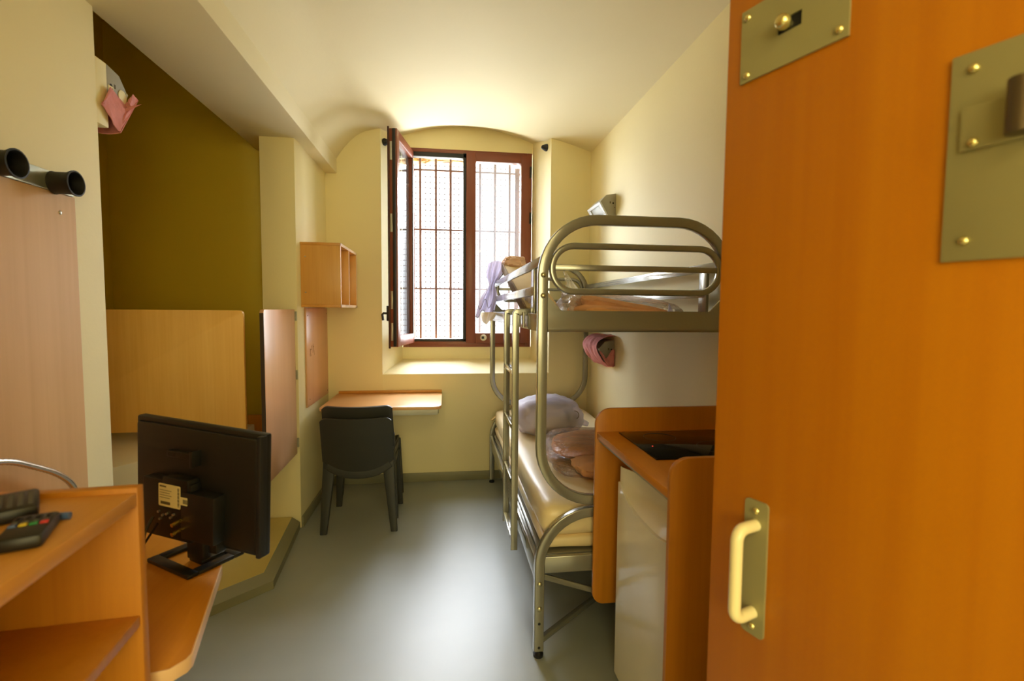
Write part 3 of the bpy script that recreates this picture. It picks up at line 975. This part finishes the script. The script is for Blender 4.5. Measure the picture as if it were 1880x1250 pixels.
# pier behind the lamp: the wall end carries on a little at lamp height
MB().box(XN - 0.118, XN - 0.001, 2.0, 2.063, 2.118, 2.353, 0.003).build('mounting_block', M['cream'], bpy.data.objects['wall_entrance_left'])

def wrap_fn(y0, y1, seed, base):
    prof = [(-0.004, 0.165), (-0.075, 0.158), (-0.128, 0.106), (-0.105, 0.045), (-0.062, -0.014), (-0.02, -0.030), (-0.006, -0.018)]
    P = [Vector((p_[0], 0, p_[1])) for p_ in prof]
    S = smooth_path(P, 6)
    def fn(u, v):
        k = u * (len(S) - 1)
        i = min(int(k), len(S) - 2)
        p_ = S[i].lerp(S[i + 1], k - i)
        y = y0 + (y1 - y0) * v + 0.018 * noise.noise(Vector((u * 6, seed, 0.0))) * (1 - v)
        c_ = Vector((-0.05, 0, 0.07))
        out = (p_ - c_).normalized()
        p_ = p_ + out * (0.010 + 0.013 * abs(noise.noise(Vector((u * 5 + seed, v * 9, 1.3)))) + 0.005 * math.sin(v * 26 + u * 5))
        return (base[0] + min(p_.x, -0.003), y, base[2] + p_.z)
    return fn
pk = thing('pink_cloth', 'crumpled pink cloth tied round the lamp under the upper bunk', 'cloth', (XR - 0.06, 3.55, 1.08), group='pink lamp cloths')
at0(MB().grid(wrap_fn(3.40, 3.76, 2.0, (XR, 0, 1.085)), 44, 30, 0.002).build('wrap', M['pink'], pk))
def flap(u, v):
    a = Vector((XR - 0.125, 3.400, 1.155)); b0 = Vector((XR - 0.006, 3.398, 1.165)); c0 = Vector((XR - 0.052, 3.410, 1.045)); d0 = Vector((XR - 0.004, 3.410, 1.05))
    t0 = a.lerp(b0, v); t1 = c0.lerp(d0, v)
    dip = 0.055 * max(0.0, 1 - abs(v - 0.45) / 0.35)
    p_ = t0.lerp(t1, u) - Vector((0, 0, dip * (1 - u)))
    return p_ + Vector((0, -0.010 * abs(noise.noise(Vector((u * 4, v * 6, 3.1)))), 0.004 * math.sin(9 * v)))
at0(MB().grid(flap, 16, 20, 0.002).build('front_flap', M['pink'], pk))

pk = thing('pink_cloth', 'pink cloth tied over the lamp at the washroom wall end', 'cloth', (XN + 0.006, 2.12, 2.12), group='pink lamp cloths')
def flap2(u, v):
    # (y, z) corners of the cloth lying on the lamp's side
    top = [(2.012, 2.190), (2.058, 2.268), (2.158, 2.232), (2.195, 2.300), (2.226, 2.288)]
    bot = [(2.014, 2.184), (2.048, 2.156), (2.092, 2.122), (2.104, 2.120), (2.224, 2.282)]
    k = v * 4
    i = min(int(k), 3)
    f_ = k - i
    a = Vector(top[i]).lerp(Vector(top[i + 1]), f_)
    b0 = Vector(bot[i]).lerp(Vector(bot[i + 1]), f_)
    p_ = a.lerp(b0, u)
    return (XN + 0.010 + 0.008 * abs(noise.noise(Vector((u * 3, v * 5, 7.7)))), p_.x, p_.y)
at0(MB().grid(flap2, 12, 28, 0.003).build('side_flap', M['pink'], pk))
q = MB().grid(lambda u, v: (XN + 0.010 - 0.20 * u, 2.226 - 0.116 * v + 0.003 * math.sin(u * 8), 2.286 - 0.166 * v - 0.006 * math.sin(u * 6)), 12, 10, 0.003)
at0(q.build('wrap', M['pink'], pk))

# ------------------------------------------------------------------ window desk, shelf, board and chairs
dk = thing('wall_desk', 'narrow beech desk fixed under the window', 'desk', (-0.45, 3.8, 0.68))
q = MB().prism(rpoly(-0.870, -0.030, 3.475, 4.085, (0.0, 0.0, 0.03, 0.055)), 'z', 0.738, 0.760, 0.002)
at0(q.build('tabletop', M['beech_x'], dk))
at0(MB().box(-0.86, -0.032, 4.072, 4.098, 0.76, 0.780, 0.003).build('back_lip', M['beech_y'], dk))
q = MB()
q.box(-0.845, -0.055, 3.486, 3.506, 0.698, 0.737, 0.002)
q.box(-0.845, -0.825, 3.506, 4.09, 0.700, 0.737, 0.002)
q.box(-0.075, -0.055, 3.506, 4.09, 0.700, 0.737, 0.002)
at0(q.build('steel_frame', M['white_metal'], dk))
for x in (-0.84, -0.065):
    q = MB().prism([(3.62, 0.699), (4.098, 0.699), (4.098, 0.58), (4.085, 0.58), (3.62, 0.685)], 'x', x - 0.008, x + 0.008)
    at0(q.build('bracket', M['white_metal'], dk))

sh = thing('wall_shelf', 'open beech shelf box high on the left wall', 'shelf', (XL, 3.67, 1.46))
SY0, SY1, SZ0, SZ1, SX = 3.385, 3.975, 1.458, 1.884, -0.692
at0(MB().box(XL + 0.001, SX, SY0, SY0 + 0.018, SZ0 + 0.018, SZ1 - 0.018, 0.001).build('side_panel', M['beech'], sh))
at0(MB().box(XL + 0.001, SX, SY1 - 0.018, SY1, SZ0 + 0.018, SZ1 - 0.018, 0.001).build('side_panel', M['beech'], sh))
at0(MB().box(XL + 0.001, SX, 3.668, 3.684, SZ0 + 0.018, SZ1 - 0.018, 0.001).build('divider', M['beech'], sh))
at0(MB().box(XL + 0.001, SX, SY0 - 0.002, SY1 + 0.002, SZ1 - 0.018, SZ1, 0.001).build('top_panel', M['beech_y'], sh))
at0(MB().box(XL + 0.001, SX, SY0 - 0.002, SY1 + 0.002, SZ0, SZ0 + 0.018, 0.001).build('bottom_panel', M['beech_y'], sh))
at0(MB().box(XL + 0.001, XL + 0.010, SY0 + 0.018, SY1 - 0.018, SZ0 + 0.018, SZ1 - 0.018).build('back_panel', M['beech'], sh))
q = MB()
for (y0, y1) in ((SY0, SY0 + 0.018), (3.668, 3.684), (SY1 - 0.018, SY1)):
    q.box(SX, SX + 0.0015, y0, y1, SZ0, SZ1)
q.box(SX, SX + 0.0015, SY0 - 0.002, SY1 + 0.002, SZ1 - 0.018, SZ1)
q.box(SX, SX + 0.0015, SY0 - 0.002, SY1 + 0.002, SZ0, SZ0 + 0.018)
at0(q.build('edge_band', M['edge'], sh))
for z in (1.79, 1.555):
    at0(MB().dome((XL + 0.03, SY0, z), (0, -1, 0), 0.005, 0.003).build('screw', M['steel'], sh))

bd = thing('wall_board', 'upright beech board screwed to the wall below the shelf', 'board', (XL, 3.75, 0.77))
at0(MB().box(XL + 0.0005, XL + 0.012, 3.455, 4.045, 0.772, 1.452, 0.001).build('panel', M['pinkbeech'], bd))
for (y, z) in ((3.49, 1.40), (3.51, 0.82), (4.02, 0.80), (4.02, 1.41)):
    at0(MB().dome((XL + 0.012, y, z), (1, 0, 0), 0.004, 0.002).build('screw', M['black'], bd))
q = MB()
rnd = random.Random(4)
for k in range(6):
    y0, z0 = 3.54 + 0.02 * k, 1.15 + rnd.uniform(-0.02, 0.03)
    q.tube(smooth_path([(XL + 0.0122, y0 + rnd.uniform(-0.012, 0.012), z0 + rnd.uniform(-0.03, 0.03)) for _ in range(4)], 4), 0.0009, 4)
at0(q.build('pencil_marks', M['pencil'], bd))

def make_chair(label):
    t_ = thing('resin_chair', label, 'chair', (-0.556, 3.42, 0), 0.0, 'stacked resin chairs')
    # shell of the back: u across, v from the top edge down to the rounded lower edge
    def back(u, v):
        s_ = u * 2 - 1
        half = 0.214 + 0.006 * v
        x = s_ * half
        low = 0.392 + 0.085 * abs(s_) ** 2.4
        top = 0.775 - 0.008 * (1 - s_ * s_) - (0.03 * max(0, abs(s_) - 0.90) / 0.10) ** 1.0 * 0.7
        z = top * (1 - v) + low * v
        y = -0.305 + 0.115 * (0.775 - z) / 0.38 - 0.030 * (1 - s_ * s_)
        return (x, y, z)
    MB().grid(back, 26, 18, 0.014).build('backrest', M['chair'], t_)
    # rim that carries the back into the rear legs
    def rim(k):
        s_ = k
        low = 0.392 + 0.085 * abs(s_) ** 2.4
        y = -0.311 + 0.115 * (0.775 - low) / 0.38 - 0.030 * (1 - s_ * s_)
        return (s_ * 0.214, y, low - 0.004)
    MB().bar([rim(0.9 * (-1 + 2 * k / 24)) for k in range(25)], 0.024, 0.066, (0, 0, 1), 0.006).build('back_rim', M['chair'], t_)
    def seat(u, v):
        s_ = u * 2 - 1
        y = -0.200 + 0.425 * v
        x = s_ * (0.196 + 0.012 * v)
        z = 0.425 + 0.020 * abs(s_) ** 2.5 - 0.012 * math.sin(math.pi * v) + 0.010 * v
        if v > 0.93:
            z -= (v - 0.93) * 0.25
        return (x, y, z)
    MB().grid(seat, 18, 18, 0.016).build('seat', M['chair'], t_)
    q_ = MB()
    for s_ in (-1, 1):
        q_.box(s_ * 0.205 - 0.007, s_ * 0.205 + 0.007, -0.19, 0.205, 0.385, 0.432, 0.004)
    q_.box(-0.2, 0.2, 0.196, 0.210, 0.385, 0.428, 0.004)
    q_.build('apron', M['chair'], t_)
    for s_ in (-1, 1):
        for (y0, y1, zt, w0, w1, xt, xb) in ((-0.200, -0.232, 0.56, 0.085, 0.042, 0.176, 0.222), (0.186, 0.224, 0.425, 0.060, 0.040, 0.192, 0.220)):
            b = bmesh.new()
            rings = []
            for k in range(9):
                f_ = k / 8
                z = zt * (1 - f_) + 0.0 * f_
                xc = s_ * (xt + (xb - xt) * f_)
                yc = y0 + (y1 - y0) * f_
                wx = w0 + (w1 - w0) * f_
                wy = min(wx * 0.72, 0.036)
                rings.append([b.verts.new((xc + p_[0], yc + p_[1], z)) for p_ in rrect2(wx, wy, 0.007, 2)])
            for k in range(8):
                n_ = len(rings[0])
                for j in range(n_):
                    b.faces.new((rings[k][j], rings[k][(j + 1) % n_], rings[k + 1][(j + 1) % n_], rings[k + 1][j]))
            b.faces.new(rings[0]); b.faces.new(rings[-1][::-1])
            bmesh.ops.recalc_face_normals(b, faces=b.faces)
            q_ = MB(); q_._add(b)
            q_.build('leg', M['chair'], t_)
    return t_
ch = make_chair('anthracite resin chair at the window desk, its legs on the floor')
c2 = ch.copy(); COL.objects.link(c2)
c2['label'] = 'anthracite resin chair stacked on top of another, its back peeking above'
c2.location = (-0.554, 3.465, 0.068)
for part in ch.children:
    d2 = part.copy(); COL.objects.link(d2); d2.parent = c2

# ------------------------------------------------------------------ washroom screens
sc1 = thing('privacy_screen', 'wide beech privacy screen standing in the washroom alcove', 'screen', (-1.5, 3.02, 0.742))
M['screen'] = wood('golden_beech_laminate', rgb(236, 186, 96), rgb(248, 204, 118), 'z', 0.40)
at0(MB().prism(rpoly(-2.15, -1.062, 0.796, 1.436, (0.02, 0.0, 0.0, 0.0)), 'y', 2.75, 2.772, 0.002).build('panel', M['screen'], sc1))
at0(MB().box(-1.30, -1.165, 3.40, 3.42, 0.082, 0.74, 0.002).build('lower_leaf', M['kitchen'], sc1))
sd = thing('swing_door', 'narrow rose beech swing door hinged on the cream pier', 'swing door', (-0.975, 3.285, 0.50), math.radians(0.0), kind='thing')
dA = math.atan2(2.705 - 3.285, -0.962 + 0.978)
lf = MB().prism(rpoly(0.0, 0.585, 0.0, 0.936, (0.02, 0.0, 0.0, 0.02)), 'y', 0.0, 0.020, 0.001).build('leaf', M['pinkbeech'], sd)
lf.location = (-0.003, 0.0, 0.006)
lf.rotation_euler = (0, 0, dA)
e_ = MB().box(0.585, 0.5865, 0.0, 0.020, 0.018, 0.918).build('dark_edge', M['darkedge'], lf)
for z in (1.40, 1.02, 0.575):
    q = MB()
    q.cyl((-0.966, 3.282, z - 0.032), (-0.966, 3.282, z + 0.032), 0.007)
    q.box(-0.975, -0.966, 3.20, 3.282, z - 0.030, z + 0.030)
    q.box(-0.966, -0.948, 3.290, 3.2995, z - 0.030, z + 0.030)
    at0(q.build('hinge', M['rail'], sd))

# ------------------------------------------------------------------ left entrance wall: board, coat rail, hose
bb = thing('backing_board', 'large pale plywood board fixed to the wall behind the bookcase', 'board', (XN, 1.2, 0.7))
at0(MB().box(XN + 0.0005, XN + 0.012, 0.35, 1.854, 0.70, 1.8145, 0.001).build('panel', M['plywood'], bb))
at0(MB().dome((XN + 0.012, 1.787, 1.753), (1, 0, 0), 0.007, 0.003).build('screw', M['steel'], bb))
cr_ = thing('coat_rail', 'steel coat rail with black rubber pegs on the entrance wall', 'coat rail', (XN, 1.4, 1.82))
at0(MB().box(XN + 0.0005, XN + 0.016, 0.95, 1.845, 1.815, 1.876, 0.002).build('rail', M['rail'], cr_))
for y in (1.762, 1.545, 1.33):
    prof = [(0.0, 0.0), (0.036, 0.0), (0.034, 0.006), (0.034, 0.045), (0.040, 0.060), (0.0405, 0.064), (0.036, 0.065), (0.032, 0.055), (0.029, 0.02), (0.0, 0.018)]
    at0(MB().lathe(prof, (XN + 0.016, y, 1.842), (1, 0, 0), 28).build('peg', M['rubber'], cr_))
q = MB()
hp_ = smooth_path([(-1.21, 1.10, 1.06), (-1.205, 1.30, 1.055), (-1.20, 1.477, 1.027), (-1.20, 1.58, 0.981), (-1.20, 1.678, 0.921), (-1.205, 1.74, 0.857), (-1.215, 1.765, 0.775)], 16)
S = []
for i, p_ in enumerate(hp_):
    S.append(p_)
b = bmesh.new()
rings = []
for i, p_ in enumerate(S):
    t_v = (S[min(i + 1, len(S) - 1)] - S[max(i - 1, 0)]).normalized()
    n_v = Vector((1, 0, 0)); n_v = (n_v - n_v.dot(t_v) * t_v).normalized()
    u_v = t_v.cross(n_v)
    rr = 0.0085 + (0.0010 if i % 2 else -0.0006)
    rings.append([b.verts.new(p_ + rr * (math.cos(2 * math.pi * k / 12) * n_v + math.sin(2 * math.pi * k / 12) * u_v)) for k in range(12)])
for i in range(len(rings) - 1):
    for k in range(12):
        b.faces.new((rings[i][k], rings[i][(k + 1) % 12], rings[i + 1][(k + 1) % 12], rings[i + 1][k]))
bmesh.ops.recalc_face_normals(b, faces=b.faces)
q._add(b)
tag(q.build('flexible_hose', M['hose'], None, 80), 'ribbed chrome hose curving down behind the bookcase', 'hose')

# ------------------------------------------------------------------ bookcase with remotes
bk = thing('bookcase', 'orange beech bookcase in the lower left by the entrance', 'bookcase', (-0.556, 0.955, 0), math.radians(4.9))
MB().box(-0.60, 0.0, -0.004, 0.018, 0.0, 1.122, 0.0015).build('side_panel', M['orange'], bk)
MB().box(-0.60, 0.0, -0.640, -0.620, 0.0, 1.113, 0.0015).build('side_panel', M['orange'], bk)
MB().box(-0.60, -0.001, -0.620, -0.004, 1.088, 1.113, 0.0015).build('top_panel', M['orange_y'], bk)
for z in (0.862, 0.58, 0.30, 0.06):
    MB().box(-0.585, -0.003, -0.620, -0.004, z, z + 0.020, 0.0015).build('shelf', M['orange'], bk)
MB().box(-0.600, -0.588, -0.620, -0.004, 0.0, 1.088).build('back_panel', M['orange'], bk)

def remote(label, loc, rz, L, W, H, coloured):
    t_ = thing('remote_control', label, 'remote control', loc, rz, 'remote controls')
    MB().box(-W / 2, W / 2, 0, L, 0.0, H, 0.006).build('body', M['black'], t_)
    q_ = MB()
    for i in range(4):
        for j in range(7):
            x = -W / 2 + W * (i + 0.8) / 4.6
            y = (0.065 if coloured else 0.02) + (L - (0.08 if coloured else 0.035)) * j / 6.6
            q_.box(x - 0.0035, x + 0.0035, y - 0.0035, y + 0.0035, H - 0.001, H + 0.0016, 0.001)
    q_.build('keypad', M['grey_button'], t_)
    if coloured:
        for i, c_ in enumerate(('blue', 'yellow', 'green', 'red')):
            x = -W / 2 + W * (i + 0.75) / 4.5
            MB().box(x - 0.0045, x + 0.0045, 0.046, 0.055, H - 0.001, H + 0.002, 0.001).build('colour_button', M[c_], t_)
    return t_
remote('black remote control with coloured buttons at the bookcase edge', (-0.581, 0.732, 1.1135), math.radians(23), 0.098, 0.052, 0.020, True)
remote('black remote control lying behind the one with coloured buttons', (-0.662, 0.834, 1.1135), math.radians(36), 0.106, 0.055, 0.022, False)
q = MB().tube([(-0.640, 0.836, 1.1192), (-0.618, 0.8385, 1.1192), (-0.590, 0.8415, 1.1192)], 0.0058, 10)
pn = q.build('pen', M['blue'], None)
tag(pn, 'blue pen lying between the two remote controls', 'pen')

# ------------------------------------------------------------------ desk with the screen
td = thing('corner_desk', 'low orange beech desk fixed to the entrance wall, a monitor on it', 'desk', (-0.9, 1.35, 0.70))
poly = [(-0.600, 1.008), (-0.552, 1.020), (-0.532, 1.045), (-0.530, 1.062), (-0.628, 1.430), (-0.660, 1.475), (-0.945, 1.70), (-1.234, 1.78), (-1.234, 1.045)]
at0(MB().prism(poly, 'z', 0.697, 0.725, 0.002).build('tabletop', M['kitchen_y'], td))
pth = [(x, y, 0.711) for x, y in ((-0.598, 1.0065), (-0.550, 1.0185), (-0.5305, 1.0445), (-0.5285, 1.062), (-0.6265, 1.430), (-0.6585, 1.4765), (-0.944, 1.7015))]
at0(MB().bar(pth, 0.004, 0.029, (0, 0, 1), 0.0015).build('edge_band', M['edge'], td))
for y in (1.12, 1.66):
    at0(MB().prism([(-1.249, 0.696), (-0.80, 0.696), (-1.249, 0.42)], 'y', y - 0.01, y + 0.01).build('bracket', M['white_metal'], td))

tvA = math.atan2(1.36 - 1.56, -0.484 + 0.91)
tv = thing('monitor', 'black flat monitor seen from behind on the low desk', 'monitor', (-0.697, 1.46, 0.725), tvA)
pan = bpy.data.objects.new('screen_unit', None)
# the panel leans a little to one side
ROLL = Matrix.Translation((0, 0, 0.225)) @ Matrix.Rotation(math.radians(2.6), 4, 'Y') @ Matrix.Translation((0, 0, -0.225))
def tvp(name, q_, mat, parent=None, roll=True):
    o_ = q_.build(name, mat, parent or tv)
    if roll:
        o_.data.transform(ROLL)
    return o_
q = MB().box(-0.234, 0.234, 0.0, 0.028, 0.056, 0.398, 0.006)
q.box(-0.222, 0.222, -0.012, 0.004, 0.068, 0.386, 0.010)
shell = tvp('back_shell', q, M['black'])
tvp('screen_glass', MB().box(-0.224, 0.224, 0.028, 0.0285, 0.07, 0.388), M['gloss_black'])
q = MB()
q.box(-0.150, 0.030, -0.045, -0.010, 0.075, 0.242, 0.006)
q.box(0.000, 0.118, -0.052, -0.010, 0.088, 0.222, 0.006)
q.box(-0.07, 0.025, -0.05, -0.012, 0.215, 0.255, 0.006)
tvp('electronics_box', q, M['black'])
q = MB().box(-0.075, 0.025, -0.032, -0.010, 0.305, 0.322, 0.002)
q.box(-0.070, -0.045, -0.0325, -0.03, 0.308, 0.320)
q.box(0.018, 0.028, -0.040, -0.010, 0.287, 0.332, 0.002)
tvp('cable_clip', q, M['black'])
tvp('corner_bumper', MB().box(-0.236, -0.19, -0.014, 0.01, 0.056, 0.10, 0.004), M['rubber'])
tvp('side_rib', MB().box(0.222, 0.236, -0.014, 0.01, 0.06, 0.395, 0.003), M['rubber'])
lb = tvp('rating_label', MB().prism(rpoly(-0.078, 0.002, 0.172, 0.236, (0.004,) * 4), 'y', -0.0512, -0.0504), M['label'])
lb.data.transform(Matrix.Translation((0, -0.0015, 0)))
q = MB()
for k in range(16):
    z = 0.178 + k * 0.0034
    q.box(-0.0075, -0.0015, -0.0532, -0.0526, z, z + (0.0022 if k % 3 else 0.0012))
tvp('barcode', q, M['ink'], lb)
q = MB()
for k in range(4):
    q.box(-0.073, -0.030 - 0.006 * (k % 2), -0.0532, -0.0526, 0.217 - k * 0.007, 0.2182 - k * 0.007)
q.box(-0.073, -0.050, -0.0532, -0.0526, 0.2265, 0.2305)
q.box(-0.070, -0.035, -0.0532, -0.0526, 0.178, 0.186)
tvp('label_text', q, M['ink'], lb)
lb2 = tvp('barcode_label', MB().prism(rpoly(0.0, 0.028, 0.0, 0.022, (0.002,) * 4), 'y', -0.0532, -0.0522), M['label'])
lb2.data.transform(Matrix.Translation((0.008, 0, 0.186)))
q = MB()
for k in range(9):
    q.box(0.0130 + k * 0.0022, 0.0140 + k * 0.0022, -0.0538, -0.0533, 0.191, 0.203)
tvp('barcode', q, M['ink'], lb2)
for z in (0.138, 0.112):
    q = MB().cyl((-0.005, -0.045, z), (-0.005, -0.072, z - 0.004), 0.0055)
    tvp('plug', q, M['gold'])
q = MB()
for (x, z) in ((-0.085, 0.15), (-0.07, 0.142), (-0.055, 0.148), (-0.04, 0.14), (-0.08, 0.13), (-0.03, 0.15)):
    q.cyl((x, -0.044, z), (x, -0.050, z), 0.0035)
tvp('socket', q, M['steel'])
q = MB().box(-0.03, 0.03, -0.015, 0.012, 0.012, 0.075, 0.004)
q.box(0.070, 0.098, -0.030, 0.006, 0.050, 0.085, 0.003)
tvp('stand_neck', q, M['black'], None, False)
q = MB()
for args in ((-0.125, 0.075, -0.075, -0.045), (-0.125, 0.075, 0.055, 0.085), (-0.125, -0.095, -0.045, 0.055), (0.045, 0.075, -0.045, 0.055)):
    q.box(args[0], args[1], args[2], args[3], 0.001, 0.012, 0.003)
q.box(-0.03, 0.03, -0.012, 0.056, 0.001, 0.014, 0.002)
st = tvp('stand_base', q, M['black'], None, False)
st.rotation_euler = (0, 0, math.radians(-10))
q = MB().tube(smooth_path([(-0.10, -0.055, 0.14), (-0.10, -0.08, 0.10), (-0.085, -0.10, 0.03), (-0.078, -0.13, 0.006), (-0.07, -0.16, 0.004), (-0.10, -0.21, 0.004), (-0.16, -0.25, 0.004)], 8), 0.0038, 8)
tvp('power_cord', q, M['black'], None, False)
q = MB().tube(smooth_path([(-0.09, -0.050, 0.12), (-0.13, -0.06, 0.06), (-0.19, -0.02, 0.02), (-0.25, 0.02, 0.005)], 8), 0.0032, 8)
tvp('signal_cord', q, M['black'], None, False)

# ------------------------------------------------------------------ kitchenette on the right
KX, KY0, KY1, KZ = 0.608, 1.241, 1.889, 0.958       # front, near and far inner faces, worktop height
kt = thing('kitchenette', 'orange beech kitchenette unit between the bunk bed and the door', 'kitchen unit', (0.96, 1.57, 0.03))
q = MB().prism(rpoly(KX - 0.004, 1.222, 0.232, 1.054, (0.0, 0.065, 0.048, 0.0), 8), 'y', KY1, KY1 + 0.016, 0.0015)
at0(q.build('side_panel', M['kitchen'], kt))
q = MB().prism(rpoly(KX - 0.004, 1.222, 0.001, 1.052, (0.0, 0.052, 0.0, 0.0), 8), 'y', KY0 - 0.018, KY0, 0.0015)
at0(q.build('side_panel', M['kitchen'], kt))
at0(MB().box(KX, 1.222, KY0 + 0.001, KY1 - 0.001, KZ - 0.026, KZ, 0.003).build('worktop', M['kitchen_y'], kt))
at0(MB().box(KX + 0.01, KX + 0.028, KY0 + 0.001, KY1 - 0.001, KZ - 0.040, KZ - 0.027, 0.002).build('drip_rail', M['lamp_grey'], kt))
at0(MB().cyl((0.740, KY0 - 0.0185, 0.925), (0.740, KY0 - 0.0175, 0.925), 0.0035).build('screw_hole', M['dark_hole'], kt))
hob = thing('hob', 'black glass hob with a red light set in the worktop', 'hob', (0.88, 1.68, KZ))
at0(MB().box(0.690, 1.150, 1.503, 1.856, KZ + 0.0004, KZ + 0.006, 0.0015).build('glass_plate', M['hob'], hob))
at0(MB().box(0.738, 0.7415, 1.645, 1.6485, KZ + 0.0058, KZ + 0.0064).build('indicator_light', M['led'], hob))
for (cx_, cy_, rr) in ((0.82, 1.765, 0.06), (0.98, 1.61, 0.08)):
    q = MB().tube([(cx_ + rr * math.cos(a), cy_ + rr * math.sin(a), KZ + 0.006) for a in [k * math.pi / 24 for k in range(48)]], 0.0006, 4, True)
    at0(q.build('ring_print', M['grey_button'], hob))

fr = thing('fridge', 'small white fridge under the kitchenette worktop', 'fridge', (0.95, 1.52, 0))
FX, FY0, FY1 = 0.668, 1.262, 1.772
at0(MB().box(FX + 0.05, 1.190, FY0, FY1, 0.012, 0.855, 0.006).build('cabinet', M['fridge'], fr))
for x in (0.76, 1.15):
    for y in (FY0 + 0.04, FY1 - 0.04):
        at0(MB().cyl((x, y, 0.0), (x, y, 0.013), 0.014).build('foot', M['black'], fr))
# door front with a scooped grip along its top
FT, FD = 0.838, 0.060
def scoop(u):
    s_ = u * 2 - 1
    return max(0.0, 1 - (abs(s_) / 0.94) ** 3)
def fdoor(u, v):
    y = FY0 + 0.002 + (FY1 - FY0 - 0.004) * u
    zt = FT - 0.045 - FD * scoop(u)
    return (FX + 0.040, y, 0.028 + (zt - 0.028) * v)
o = at0(MB().grid(fdoor, 32, 10, 0.048).build('door', M['fridge'], fr))
def fgrip(u, v):
    y = FY0 + 0.002 + (FY1 - FY0 - 0.004) * u
    zt = FT - 0.045 - FD * scoop(u)
    z = zt + (FT + 0.015 - zt) * v
    x = FX + 0.004 + 0.046 * scoop(u) * math.sin(min(1.0, v * 1.5) * math.pi / 2)
    return (x, y, z)
at0(MB().grid(fgrip, 32, 10, 0.004).build('grip', M['fridge'], o))
at0(MB().box(FX - 0.001, FX + 0.002, 1.450, 1.505, 0.682, 0.686, 0.0005).build('nameplate', M['ink'], o))
